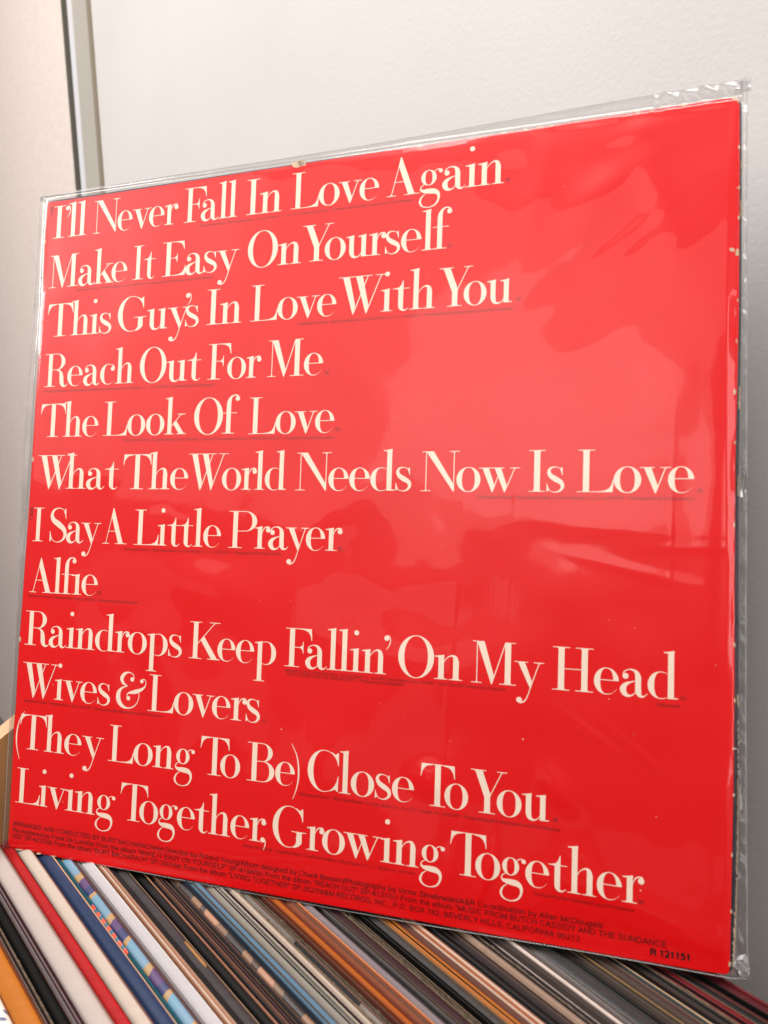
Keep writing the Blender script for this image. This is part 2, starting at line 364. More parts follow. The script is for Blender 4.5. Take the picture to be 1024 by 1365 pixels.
# left and right edge where the jacket leaves the bottom of the frame, height (mm), card, label, extra edges
RECS = [
 (-40, 27, -3.0, M_LEAF, 'white sleeve with a blue leaf print in the bottom left corner of the photo', []),
 (28, 62, 0.5, ((206, 134, 54), .30, .5, .15), 'bright orange-yellow record fold, nearest the bottom left corner', [(.9, 1.0, .3, (130, 70, 30))]),
 (63, 74, -0.5, ((56, 40, 40), .5, .4, .3), 'thin dark brown jacket right of the bright orange-yellow fold', [(.1, .3, .7, (150, 130, 120)), (.75, .95, .5, 'worn')]),
 (74, 102, -1.0, (BK, .45, .4, .3), 'wide black jacket with ragged worn paper edges, left of the maroon lines', [(.0, .03, .8, 'worn')]),
 (102, 117, 0.3, ((88, 48, 54), .4, .4, .4), 'maroon jacket with thin grey edges beside the wide ragged black one', [(.02, .12, .8, (150, 140, 140)), (.42, .55, .6, (146, 128, 128)), (.8, .92, .3, (60, 30, 36))]),
 (117, 154, 2.0, ((208, 196, 190), .30, .5, .08), 'pale grey jacket in clear plastic, left neighbour of the red fold', [(.94, .98, -.2, (170, 130, 118))]),
 (154, 176, 2.6, ((196, 44, 48), .38, .5, .25), 'red rounded record fold between two pale jackets at lower left', []),
 (176, 204, 3.0, ((216, 202, 190), .42, .4, .08), 'cream white jacket between the red fold and the navy blue one', [(.93, .98, -.1, (150, 104, 84))]),
 (204, 237, 2.2, ((50, 74, 112), .30, .8, .3), 'navy blue jacket with a cream paper rim', [(.86, .97, .0, 'cream')]),
 (237, 247, 1.0, ((30, 104, 118), .35, .5, .2), 'teal jacket fold with a dashed red and blue print', [(.1, .7, .5, [M_DASH, (116, 1207), (166, 1270)])]),
 (247, 265, 2.0, M_MULTI, 'patterned jacket fold in blue, gold and purple patches', []),
 (265, 277, 0.5, ((74, 44, 50), .35, .5, .4), 'thin maroon jackets pressed against the blue, gold and purple fold', [(.2, .32, .7, (150, 120, 116)), (.62, .75, .6, (170, 160, 160))]),
 (277, 297, 2.4, ((208, 204, 206), .25, .6, .06), 'shiny bluish white record fold', [(.78, .92, .3, (226, 222, 222))]),
 (297, 318, 1.6, ((214, 182, 162), .5, .4, .12), 'peach cream jacket edges right of the bluish white fold', [(.22, .30, .5, (186, 136, 104)), (.42, .5, .4, (236, 214, 198)), (.66, .72, .5, (190, 142, 112))]),
 (319, 351, 0.6, ((86, 80, 82), .30, .6, .5), 'charcoal grey jacket with a scuffed sheen', [(.0, .30, .0, (34, 28, 30)), (.70, .84, .35, [(196, 150, 96), (246, 1252), (272, 1286)])]),
 (351, 379, -0.6, (BK, .35, .5, .3), 'black jacket with a thin peach rim, right of the charcoal grey one', [(.84, .92, .7, (176, 132, 108)), (.92, 1.0, .2, (64, 44, 42))]),
 (379, 403, 0.2, ((40, 30, 32), .3, .6, .4), 'glossy dark brown jacket with twin brown rims', [(.35, .44, .5, (136, 102, 88)), (.56, .66, .6, (90, 64, 62))]),
 (403, 414, -0.4, (BK, .35, .5, .3), 'narrow black jacket left of the gold patched one', [(.7, .9, .6, (110, 84, 76))]),
 (414, 428, 0.2, M_GOLD, 'dark jacket fold with gold and peach patches beside the light blue one', []),
 (428, 451, 2.4, ((110, 144, 166), .35, .5, .12), 'light blue rounded record fold', [(.0, .06, .2, (60, 70, 84))]),
 (452, 480, 1.8, ((166, 160, 150), .4, .5, .10), 'beige grey jacket right of the light blue fold', [(.72, .80, .4, (120, 112, 104)), (.86, .96, .4, (190, 180, 168))]),
 (481, 501, 1.6, ((200, 184, 168), .5, .4, .12), 'ivory jacket edges with a thin dark line down the middle', [(.10, .2, .4, (60, 24, 32)), (.5, .6, .6, (222, 206, 192)), (.9, 1.0, .7, 'worn')]),
 (502, 520, 0.8, ((40, 38, 40), .28, .6, .4), 'dark grey glossy record fold right of the ivory edges', [(.14, .70, .25, [(150, 144, 140), (300, 1185), (388, 1254)]), (.14, .70, .25, [(168, 160, 156), (477, 1338), (530, 1390)]), (.0, .12, .5, (176, 168, 164)), (.72, .84, .4, (130, 104, 90))]),
 (521, 532, -0.6, (BK, .4, .5, .3), 'narrow black jackets with fine pale scratches, left of the orange folds', [(.2, .32, .5, 'worn'), (.66, .78, .4, 'worn')]),
 (532, 557, 1.4, ((190, 112, 44), .32, .5, .2), 'orange record fold with brown edges, left of the rust brown one', [(.0, .14, .4, (110, 66, 52)), (.30, .36, .7, (150, 80, 40)), (.9, 1.0, .2, (120, 50, 30))]),
 (558, 581, 1.6, ((150, 86, 54), .35, .5, .2), 'rust brown record fold touching the orange one', [(.86, .95, .5, (216, 150, 110))]),
 (582, 598, 1.4, ((150, 138, 142), .28, .6, .15), 'lilac grey shiny record fold', [(.84, .95, .2, (70, 62, 64))]),
 (598, 611, -0.4, (BK, .3, .6, .3), 'black jacket right of the lilac grey fold', [(.1, .2, .4, (76, 72, 72))]),
 (611, 638, 0.2, ((76, 46, 50), .35, .5, .2), 'dark maroon brown jacket with a speckled worn right rim', [(.0, .08, .5, (110, 106, 106)), (.93, .99, .4, 'worn')]),
 (638, 658, -1.6, (BK, .45, .4, .4), 'black jacket with a ragged rim next to the speckled maroon brown one', [(.5, .56, .8, 'worn')]),
 (658, 683, 0.6, ((84, 80, 78), .24, .7, .2), 'smooth dark grey jacket left of the golden fold', [(.0, .1, .3, (20, 18, 18)), (.94, 1.0, .3, (150, 120, 90))]),
 (684, 702, 0.8, ((198, 128, 56), .32, .5, .2), 'golden orange record fold right of the smooth dark grey jacket', [(.82, .94, .2, (128, 72, 40))]),
 (703, 717, 0.2, ((124, 86, 74), .5, .4, .2), 'brown jacket between the golden fold and the cream edges', []),
 (717, 733, 0.8, ((214, 188, 170), .5, .4, .14), 'cream paper edges with fine orange lines', [(.3, .36, .4, (200, 132, 96)), (.56, .64, .4, (236, 216, 200)), (.76, .82, .4, (196, 136, 106))]),
 (734, 758, 0.0, (BK, .28, .6, .3), 'black glossy jacket right of the cream edges with orange lines', [(.38, .5, .4, (56, 54, 54)), (.9, 1.0, .2, (52, 48, 48))]),
 (759, 779, -0.2, ((68, 50, 50), .35, .5, .2), 'plain dark brown jacket ahead of a pair of cream lines', []),
 (780, 797, 0.3, ((48, 40, 42), .35, .5, .3), 'dark jacket with a pair of bright cream lines', [(.08, .18, .6, (196, 170, 152)), (.34, .42, .5, (176, 150, 134)), (.86, .96, .5, 'worn')]),
 (798, 812, -0.8, (BK, .35, .5, .3), 'black jacket left of the broad whitish edges', [(.4, .5, .4, (70, 68, 76))]),
 (813, 841, 0.9, ((196, 180, 172), .4, .5, .10), 'broad whitish stack of paper edges toward the right', [(.14, .2, .5, (96, 86, 82)), (.40, .45, .5, (120, 108, 102)), (.56, .72, .6, (226, 210, 202)), (.84, .90, .4, (110, 96, 92))]),
 (842, 880, 0.2, ((42, 42, 48), .25, .7, .3), 'dark bluish jacket in crinkled clear plastic', [(.02, .1, .4, (120, 112, 108)), (.05, .98, 1.0, 'clear')]),
 (881, 903, 0.0, ((52, 50, 44), .35, .6, .4), 'dark olive grey jacket beside the one in crinkled plastic', [(.5, .6, .3, (28, 26, 24))]),
 (903, 920, 0.2, ((66, 60, 54), .4, .5, .3), 'grey jacket with a thin gold right rim, toward the right', [(.86, .96, .4, (160, 130, 88))]),
 (920, 949, 0.2, ((92, 72, 70), .4, .5, .2), 'plain brown grey jacket right of the thin gold rim', [(.0, .08, .2, (70, 60, 54))]),
 (949, 959, 0.3, ((26, 44, 50), .3, .6, .3), 'thin teal black jacket with a pale beige rim', [(.62, .92, .3, (196, 170, 140))]),
 (959, 981, -0.9, (BK, .35, .5, .3), 'black jacket right of the pale beige rim', []),
 (981, 993, -0.2, ((64, 58, 52), .35, .5, .3), 'narrow olive grey jacket left of the two dark red ones', [(.4, .5, .3, (30, 28, 26))]),
 (993, 1021, 0.2, ((128, 36, 44), .35, .5, .3), 'dark red jacket, the first of the two at the right end', [(.0, .04, .2, 'worn')]),
 (1021, 1043, -0.8, ((40, 34, 34), .3, .6, .3), 'black jacket between the two dark red ones at the right end', [(.15, .2, .4, (90, 84, 80))]),
 (1044, 1078, 0.4, ((104, 28, 36), .35, .5, .3), 'last dark red jacket at the right end beside the wall', [(.9, 1.0, .4, (130, 50, 56))]),
]


GROUP = 'record jackets stored upright in the crate'
for i, (x0, x1, top, m, label, lines) in enumerate(RECS):
    P0, D0, n0 = edge_line(x0)
    far = -0.010 - 0.004 * random.random() + (0.002 if i % 3 == 0 else 0)
    near = 0.302
    base = P0 + D0 * ((far - P0 @ DR) / (D0 @ DR))
    loc = (float(base[0]), float(base[1]), -0.312)
    r = empty('stored_record', loc, label=label, cat='record', group=GROUP)
    dz = top * 0.001 - 0.0040
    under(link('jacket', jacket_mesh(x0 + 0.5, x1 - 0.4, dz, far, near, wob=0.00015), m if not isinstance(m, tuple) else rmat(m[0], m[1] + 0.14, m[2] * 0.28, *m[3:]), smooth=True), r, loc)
    hr = random.Random(i * 7 + 3); extra = []
    if i > 14 and x1 - x0 > 16 and len(lines) < 3:
        f = hr.uniform(0.2, 0.6); extra.append((f, f + hr.uniform(0.5, 0.9) / (x1 - x0), 0.1, hr.choice([(16, 13, 13), (120, 104, 94), (20, 17, 17)])))
    if x1 - x0 > 11 and i > 1 and not any(f1 > 0.93 for _, f1, _, _ in lines):
        extra.append((1.0 - 1.2 / (x1 - x0), 1.0 - 0.4 / (x1 - x0), -0.2, hr.choice([(150, 120, 100), (176, 150, 128), (112, 88, 78), (120, 84, 74)])))
    for (f0, f1, h, kind) in lines + extra:
        a, b = x0 + (x1 - x0) * f0, x0 + (x1 - x0) * f1
        z = dz + h * 0.001
        if isinstance(kind, list):                     # a printed mark that covers only a stretch of the fold
            mm, p0, p1 = kind
            aa, bb_ = rec_pt(*p0) @ DR, rec_pt(*p1) @ DR
            under(link('printed_mark', jacket_mesh(a, b, z, aa, bb_, depth=0.02, n=4), mm if not isinstance(mm, tuple) else rmat(mm), smooth=True), r, loc)
        elif kind == 'worn':
            mid = (a + b) / 2
            under(link('worn_edge', ragged_mesh(mid - 0.45, mid + 0.45, z - 0.0003, far, near, seed=i), M_WORN), r, loc)
        elif kind == 'clear':
            under(link('plastic_cover', jacket_mesh(a, b, z, far, near, wob=0.0006, depth=0.30), M_CLEAR, smooth=True), r, loc)
        else:
            mm = rmat((206, 172, 146)) if kind == 'cream' else (kind if not isinstance(kind, tuple) else rmat(kind))
            under(link('card_edge', jacket_mesh(a, b, z, far + 0.002, near - 0.002, depth=0.30), mm, smooth=True), r, loc)

# ------------------------------------------------------------------ the album jacket
def px_outline(pts, z): return [jac(x, y, z) for x, y in pts]
JT = 0.0
LEFT = [(62.9, 272), (61.7, 297.6), (59.8, 325), (57.2, 391), (54.0, 438.6), (50.4, 489), (48.2, 520), (43.6, 598), (39.6, 660), (38.3, 680), (31.2, 781), (29.2, 812), (25.9, 851), (20.6, 946), (18.4, 969), (15.4, 1038), (11.3, 1112)]
BOT = [(11.0, 1122), (12.5, 1127.5), (18, 1131.5), (49, 1137.3), (107.7, 1148.9), (166.3, 1158.8), (200, 1163.8), (297.7, 1181.2), (395.3, 1199), (477.7, 1213.8), (560, 1228), (657.7, 1246.3), (755.3, 1263), (837.7, 1277.7), (935, 1294.5), (968, 1299.5)]
RIGHT = [(972.5, 1296), (973.5, 1280), (976, 1150), (978.5, 1025), (979.5, 900), (979.5, 800), (980.0, 700), (980.8, 600), (983.2, 512), (985.2, 420), (985.8, 325), (986.2, 225), (986.3, 140)]
TOP = [(984, 132), (979, 129.8), (960, 132), (900, 141.5), (820, 153.5), (730, 167.5), (640, 182), (560, 194.5), (480, 206.5), (430, 214), (330, 229.5), (250, 242), (150, 257.5), (90, 266.5), (68, 269)]
face = px_outline(LEFT + BOT + RIGHT + TOP, 0.0)

M_RED = mat('red_laminated_card', (0.74, 0.0010, 0.003, 1), rough=0.36, spec=0.14, noise=0.04, nscale=5, bump=0.00002, bscale=500)
def red_wear(m):
    # faint rubbed haze in the print
    return m
M_PRINT = mat('cream_ink', srgb(242, 224, 204), rough=0.4, spec=0.3)
M_BLACK = mat('black_ink', srgb(26, 6, 8), rough=0.5, spec=0.2)
M_FAINT = mat('thin_black_ink', srgb(80, 8, 12), rough=0.5, spec=0.2)
M_NAVY = mat('dark_navy_card', srgb(40, 38, 60), rough=0.5, noise=0.4, nscale=80)

cover = empty('album_jacket', (0, 0, 0), label='large red album jacket back with cream song titles, leaning on the stored records', cat='album jacket')
cover.matrix_world = JM
fp = link('front_panel', prism(face, -0.0007, 0.0, 0.00025), M_RED, cover)
# second panel behind, dark, standing slightly proud on the right and along the top
def back_outline():
    z = -0.0036
    pts = [(64, 269)] + [(x - 0.3, y) for x, y in LEFT[1:]] + [(14, 1127), (300, 1176), (700, 1248), (955, 1293)] + \
          [(977, 1296), (982, 1230), (984.3, 1120), (985, 1000), (984.6, 900), (984.6, 760), (984.8, 640), (986.6, 512), (988.2, 420), (988.6, 325), (988.8, 225), (988.6, 140)] + \
          [(986, 133), (900, 141), (730, 167), (560, 193.7), (430, 213), (330, 228.3), (250, 240.6), (150, 255.6), (90, 264.5), (72, 267)]
    return px_outline(pts, z)
link('back_panel', prism(back_outline(), -0.0046, -0.0036, 0.0002), M_NAVY, cover)
# record inside keeps the panels apart: a dark filler seen only at the open side
fil = [(x * 0.985 + 0.0025, y * 0.985 + 0.0025) for x, y in face]
link('inner_sleeve', prism(fil, -0.0034, -0.0009), mat('inner_sleeve_paper', srgb(60, 52, 50), rough=0.9), cover)

# worn cream chips along the edges, each a thin flake of bare card just proud of the red face
def chip(cx, cy, w_, h_, rnd, n=9, z=0.0):
    out = []; w_, h_ = w_ * 1.25, h_ * 1.3
    for k in range(n):
        t = 2 * math.pi * k / n
        rr = 0.65 + 0.5 * rnd.random()
        out.append(jac(cx + math.cos(t) * w_ * rr, cy + math.sin(t) * h_ * rr, z))
    return out
rnd = random.Random(5)
chips = [(396, 218.4, 5.5, 3.8), (401, 216.8, 3.6, 4.6), (405.5, 217, 2.0, 3.4), (719, 169.4, 5, 1.0), (735, 166.9, 3, 0.9), (790, 158.4, 3, 0.8), (850, 149.4, 4, 1.0), (910, 140.4, 4.5, 1.1), (979, 131, 3, 1.6), (984, 134, 2, 2.5),
         (985.6, 250, 1.2, 2), (976, 333, 3.6, 2.2), (983, 337, 2.2, 4.2), (984, 250.5, 2.2, 0.7), (979.5, 522, 1.6, 3.4), (700, 172.5, 3, 0.8), (560, 195.2, 3, .8), (672, 177, 2.4, .8), (640, 182.5, 1.6, .7), (870, 146.5, 2.4, .8), (985.3, 196, 1.2, 2.2), (985, 290, 1.1, 2.4), (983.5, 400, 1.0, 2.2), (982, 455, 1.2, 2.6), (980, 590, 1.2, 2.0), (979, 700, 1.1, 2.6), (979, 860, 1.3, 2.6), (978.2, 1060, 1.4, 2.0), (976, 1140, 1.1, 2.8), (975, 1215, 1.3, 2.2), (973, 1285, 1.4, 3.6), (26.8, 852, 1.2, 3.4), (44.0, 612, 1.1, 3), (60.3, 322, 0.9, 2.5),
         (979.5, 934, 1.1, 2.6), (978.8, 998, 2.6, 1.2), (24, 1132.6, 6, 1.0), (38, 1135.3, 5, 0.9), (52, 1137.6, 3, 1.0), (70, 1141.3, 4, 0.6)]
for c in chips:
    link('worn_chip', prism(chip(*c, rnd), 0.00001, 0.00009), M_CREAM, cover)
# cream worn stretches on the edge of the dark panel at the open side
vs, fs = [], []
z = -0.0036
def strip_px(pts, z0, z1, name, m):
    out = px_outline(pts, z0)
    link(name, prism(out, z0, z1), m, cover)
wear = [(960 + 9.5 * k, 966 + 9.5 * k, 0.9, 20 + k) for k in range(26)]
for (y0, y1, wd, seed) in tuple(wear) + ((214, 232, 1.6, 1), (268, 288, 2.6, 2), (516, 546, 2.0, 3), (632, 662, 1.2, 4), (926, 942, 1.6, 5), (1040, 1085, 1.3, 6), (1090, 1160, 1.6, 7), (1170, 1225, 1.3, 8), (1215, 1299, 3.2, 9)):
    rr = random.Random(seed); n = max(6, int((y1 - y0) / 2.5)); a, b = [], []
    for k in range(n + 1):
        y = y0 + (y1 - y0) * k / n
        xr = float(np.interp(y, [140, 225, 325, 420, 512, 640, 760, 900, 1000, 1120, 1230, 1296], [988.6, 988.8, 988.6, 988.2, 986.6, 984.3, 984, 984, 984.2, 983.5, 981, 977.4]))
        a.append((xr + 0.3 + rr.random() * 0.8, y)); b.append((xr - wd * (0.25 + 0.9 * rr.random()), y))
    strip_px(a + b[::-1], -0.0035, -0.0034, 'worn_board_edge', M_CREAM)

# tiny flecks in the print
bm = bmesh.new()
flk = [(375, 972, 1.7), (697, 985.5, 1.9), (854, 1187, 1.9), (506, 938, 1.1), (348, 800.5, 1.0), (387.5, 800.5, 1.0), (331, 656, 1.3), (588, 727, 1.3), (572, 366, 1.4), (548, 493, 1.1), (491, 566.5, 1.2), (524, 558.5, 1.0), (954, 887, 1.1), (845, 979, 1.0),
       (812, 826, 1.0), (846, 837.5, 1.0), (812, 932, 1.5), (84, 1069, 1.5), (71, 913, 1.2), (228.5, 530, 1.6), (875, 1089, 1.0), (600, 988, 0.9), (702, 366, .8), (715, 437, .8), (752, 249, .8), (96, 699, .8), (44, 738, .7), (540, 957, .8)]
for i in range(18): flk.append((rnd.uniform(90, 960), rnd.uniform(260, 1150), rnd.uniform(0.3, 0.55)))
for x, y, r in flk:
    cx, cy = jac(x, y)
    k = 7; r = r * 0.0002
    bm.faces.new([bm.verts.new((cx + r * math.cos(6.283 * j / k) * rnd.uniform(.7, 1.2), cy + r * math.sin(6.283 * j / k) * rnd.uniform(.7, 1.2), 0.00003)) for j in range(k)])
me = bpy.data.meshes.new('mesh'); bm.to_mesh(me); bm.free()
M_FLECK = mat('fleck', srgb(238, 130, 70), rough=0.7, noise=0.5, nscale=14, col2=srgb(240, 200, 160))
prop(link('print_fleck', me, M_FLECK, cover), kind='stuff')

# ------------------------------------------------------------------ the title lettering, drawn letter by letter (cap height 1)
H_ = 0.018; XH = 0.58
class G:
    def __init__(s): s.shapes = []
    def poly(s, *pts): s.shapes.append(('p', list(pts))); return s
    def rect(s, x0, y0, x1, y1):
        if 0.13 < x1 - x0 < 0.16: x0, x1 = x0 + 0.005, x1 - 0.005
        return s.poly((x0, y0), (x1, y0), (x1, y1), (x0, y1))
    def stroke(s, pts, wd):
        # smooth the centre line (Catmull-Rom) and carry the width along
        P = [pts[0]] + list(pts) + [pts[-1]]; Wd = [wd[0]] + list(wd) + [wd[-1]]
        out, ws = [], []
        for i in range(1, len(P) - 2):
            for k in range(7):
                t = k / 7
                def cr(a, b, c, d): return 0.5 * ((2 * b) + (-a + c) * t + (2 * a - 5 * b + 4 * c - d) * t * t + (-a + 3 * b - 3 * c + d) * t ** 3)
                out.append((cr(P[i-1][0], P[i][0], P[i+1][0], P[i+2][0]), cr(P[i-1][1], P[i][1], P[i+1][1], P[i+2][1])))
                ws.append(max(0.006, cr(Wd[i-1], Wd[i], Wd[i+1], Wd[i+2])))
        out.append(P[-1]); ws.append(wd[-1])
        A, B = [], []
        for i in range(len(out)):
            a = out[max(0, i - 1)]; b = out[min(len(out) - 1, i + 1)]
            dx, dy = b[0] - a[0], b[1] - a[1]; l = math.hypot(dx, dy) or 1
            q = ws[i] * (0.94 if ws[i] > 0.05 else 1) / 2; nx, ny = -dy / l * q, dx / l * q
            A.append((out[i][0] + nx, out[i][1] + ny)); B.append((out[i][0] - nx, out[i][1] - ny))
        s.shapes.append(('s', A, B)); return s
    def ring(s, cx, cy, rx, ry, wl, wr, t0=0, t1=360, h=H_, e=2.35, shift=0):
        wl, wr = (v * 0.93 if v > 0.1 else v for v in (wl, wr)); A, B = [], []; n = max(6, int(abs(t1 - t0) / 7))
        for k in range(n + 1):
            t = math.radians(t0 + (t1 - t0) * k / n); c, q = math.cos(t), math.sin(t)
            A.append((cx + rx * c, cy + ry * q))
            wx = wr if c > 0 else wl
            c2 = math.copysign(abs(c) ** (2 / e), c); q2 = math.copysign(abs(q) ** (2 / e), q)
            B.append((cx + (rx - wx) * c2, cy + (ry - h) * q2))
        s.shapes.append(('s', A, B)); return s
    def dot(s, x, y, r=0.066): return s.poly(*[(x + r * math.cos(6.2832 * k / 18), y + r * math.sin(6.2832 * k / 18)) for k in range(18)])
    def sf(s, x0, x1, a, b, y, up):
        """hairline serif x0..x1 at y with small brackets to the stem a..b"""
        d = 1 if up else -1
        s.rect(x0, min(y, y + d * H_), x1, max(y, y + d * H_))
        q = 0.035
        if x0 < a - 0.01: s.poly((a - q, y + d * H_), (a, y + d * H_), (a, y + d * (H_ + q)), (a - q * .35, y + d * (H_ + q * .25)))
        if x1 > b + 0.01: s.poly((b + q, y + d * H_), (b, y + d * H_), (b, y + d * (H_ + q)), (b + q * .35, y + d * (H_ + q * .25)))
        return s
    def flag(s, x0, x1, y, l=0.09):
        return s.poly((x0 - l, y - 0.035), (x0 + 0.02, y - 0.05), (x1, y - 0.05), (x1, y + 0.02), (x0, y - 0.008), (x0 - l, y - 0.018))
    def foot(s, x0, x1, y=0, up=True, h=0.30):
        d = 1 if up else -1
        pts = [(x0, 0), (x1, 0), (x1 + 0.02, h), (x1 + 0.004, h), (x1 - 0.03, h * 0.56), (x1 - 0.09, h * 0.27), (x1 - 0.2, h * 0.11), (x1 - 0.34, H_), (x0, H_)]
        # split in two convex-ish parts keeps the face simple
        return s.poly(*[(px, y + d * py) for px, py in pts])

GL = {}
def glyph(ch, adv):
    g = G(); GL[ch] = (g, adv); return g
def bowl_e(g, cx=0.285, rx=0.275):
    g.ring(cx, 0.29, rx, 0.305, 0.15, 0.13, 4, 180); g.ring(cx, 0.29, rx, 0.305, 0.15, 0.02, 180, 325)
    g.rect(cx - rx + 0.13, 0.305, cx + rx - 0.005, 0.305 + H_)
g = glyph('I', .40).rect(.12, 0, .27, 1).sf(0, .39, .12, .27, 0, True).sf(0, .39, .12, .27, 1, False)
g = glyph('L', .84).rect(.13, 0, .28, 1).sf(0.02, .40, .13, .28, 1, False).rect(0, 0, .2, H_).foot(.2, .80)
g = glyph('E', .76).rect(.12, 0, .27, 1).rect(0, 0, .2, H_).foot(.2, .73, h=.28).rect(0, 1 - H_, .2, 1).foot(.2, .68, 1, False, .25)
g.rect(.27, .51, .46, .51 + H_).poly((.47, .39), (.485, .39), (.485, .65), (.47, .65), (.455, .57), (.40, .53), (.40, .51), (.455, .47))
g = glyph('F', .77).rect(.12, 0, .27, 1).sf(0, .41, .12, .27, 0, True).rect(0, 1 - H_, .2, 1).foot(.2, .73, 1, False, .30)
g.rect(.27, .50, .50, .50 + H_).poly((.50, .36), (.515, .36), (.515, .66), (.50, .66), (.485, .57), (.42, .52), (.42, .50), (.485, .45))
g = glyph('T', .90).rect(.37, 0, .525, 1).sf(.25, .65, .37, .525, 0, True).rect(.02, 1 - H_, .87, 1)
g.poly((.02, 1), (0, .69), (.014, .69), (.04, .80), (.09, .89), (.17, .95), (.30, .975), (.30, 1)).poly((.87, 1), (.59, 1), (.59, .975), (.72, .95), (.80, .89), (.85, .80), (.876, .69), (.89, .69))
g = glyph('N', 1.0).rect(.125, 0, .147, 1).sf(0, .27, .125, .147, 0, True).rect(.02, 1 - H_, .2, 1).poly((.13, 1), (.32, 1), (.862, .15), (.862, -.01), (.84, -.01))
g.rect(.84, .0, .862, 1).sf(.73, .99, .84, .862, 1, False)
g = glyph('M', 1.09).rect(.125, 0, .147, 1).sf(0, .26, .125, .147, 0, True).rect(.02, 1 - H_, .2, 1).poly((.13, 1), (.305, 1), (.545, .20), (.51, -.01), (.485, -.01))
g.poly((.495, .03), (.52, .03), (.83, 1), (.805, 1)).rect(.80, 0, .95, 1).sf(.68, 1.08, .80, .95, 0, True).rect(.86, 1 - H_, 1.05, 1)
g = glyph('A', .87).poly((.355, 1.03), (.375, 1.03), (.745, 0), (.575, 0), (.30, .80)).poly((.11, 0), (.132, 0), (.37, .99), (.35, .99)).rect(.19, .355, .60, .355 + H_)
g.sf(0, .25, .11, .132, 0, True).sf(.46, .87, .575, .745, 0, True)
g = glyph('K', .97).rect(.12, 0, .27, 1).sf(0, .40, .12, .27, 0, True).sf(0, .38, .12, .27, 1, False).poly((.26, .39), (.26, .42), (.78, 1), (.81, 1)).sf(.62, .95, .78, .81, 1, False)
g.poly((.36, .50), (.46, .615), (.90, 0), (.71, 0)).sf(.58, .97, .71, .90, 0, True)
g = glyph('H', .94).rect(.13, 0, .28, 1).rect(.66, 0, .81, 1).rect(.28, .49, .66, .49 + H_)
for a in (0, .53): g.sf(a, a + .40, a + .13, a + .28, 0, True).sf(a, a + .40, a + .13, a + .28, 1, False)
g = glyph('O', .86).ring(.425, .5, .425, .525, .155, .155, e=2.1)
def cshape(g):
    g.ring(.44, .5, .44, .525, .165, .02, 62, 298, e=2.1)
    g.poly((.80, .98), (.822, .98), (.832, .66), (.814, .66), (.785, .77), (.73, .865), (.645, .95), (.60, .985), (.64, .985), (.74, .93))
    return g
g = cshape(glyph('C', .85)).poly((.80, .02), (.822, .02), (.832, .40), (.814, .40), (.785, .26), (.73, .15), (.645, .055), (.60, .015), (.64, .015), (.74, .07))
g = cshape(glyph('G', .94)).rect(.66, .10, .81, .40).sf(.52, .93, .66, .81, .40, False).poly((.66, .30), (.66, .12), (.62, .05), (.56, .012), (.62, -.01), (.72, .03), (.81, .12), (.81, .30))
g = glyph('P', .87).rect(.13, 0, .28, 1).sf(0, .42, .13, .28, 0, True).rect(0, 1 - H_, .50, 1).rect(.28, .45, .50, .45 + H_).ring(.49, .725, .37, .275, .1, .155, -90, 90)
g = glyph('R', .88).rect(.13, 0, .28, 1).sf(0, .40, .13, .28, 0, True).rect(0, 1 - H_, .44, 1).rect(.28, .50, .50, .50 + H_).ring(.43, .75, .31, .25, .1, .15, -90, 90)
g.stroke([(.40, .51), (.53, .48), (.60, .39), (.625, .27), (.645, .10), (.71, .01), (.79, .01), (.86, .075)], [.02, .05, .11, .15, .145, .085, .035, .014])
g = glyph('B', .80).rect(.13, 0, .28, 1).rect(0, 1 - H_, .44, 1).rect(0, 0, .47, H_).rect(.28, .52, .46, .52 + H_).ring(.42, .76, .30, .24, .1, .14, -90, 90).ring(.44, .27, .345, .27, .1, .155, -90, 90)
g = glyph('S', .65).stroke([(.575, .80), (.52, .93), (.35, 1.0), (.17, .95), (.09, .80), (.15, .65), (.33, .525), (.51, .39), (.575, .23), (.50, .07), (.32, -.005), (.14, .06), (.065, .22)], [.014, .02, .022, .06, .11, .15, .18, .15, .11, .06, .022, .02, .014])
g.poly((.555, .99), (.572, .99), (.59, .68), (.574, .68), (.55, .80), (.505, .90), (.53, .93)).poly((.04, .01), (.056, .01), (.09, .06), (.115, .10), (.08, .20), (.052, .32), (.036, .32))
g = glyph('W', 1.30).poly((.105, 1), (.285, 1), (.455, .22), (.41, -.02), (.39, -.02)).poly((.455, 1), (.635, 1), (.805, .22), (.76, -.02), (.74, -.02)).poly((.40, .02), (.43, .02), (.80, 1), (.775, 1)).poly((.745, .02), (.775, .02), (1.15, 1), (1.125, 1))
g.rect(0, 1 - H_, .90, 1).sf(.98, 1.29, 1.125, 1.15, 1, False)
g = glyph('Y', .90).poly((.10, 1), (.285, 1), (.50, .44), (.50, .38), (.345, .38)).rect(.345, 0, .50, .42).poly((.48, .42), (.505, .42), (.79, 1), (.765, 1)).sf(0, .38, .10, .285, 1, False).sf(.65, .90, .765, .79, 1, False).sf(.22, .62, .345, .50, 0, True)

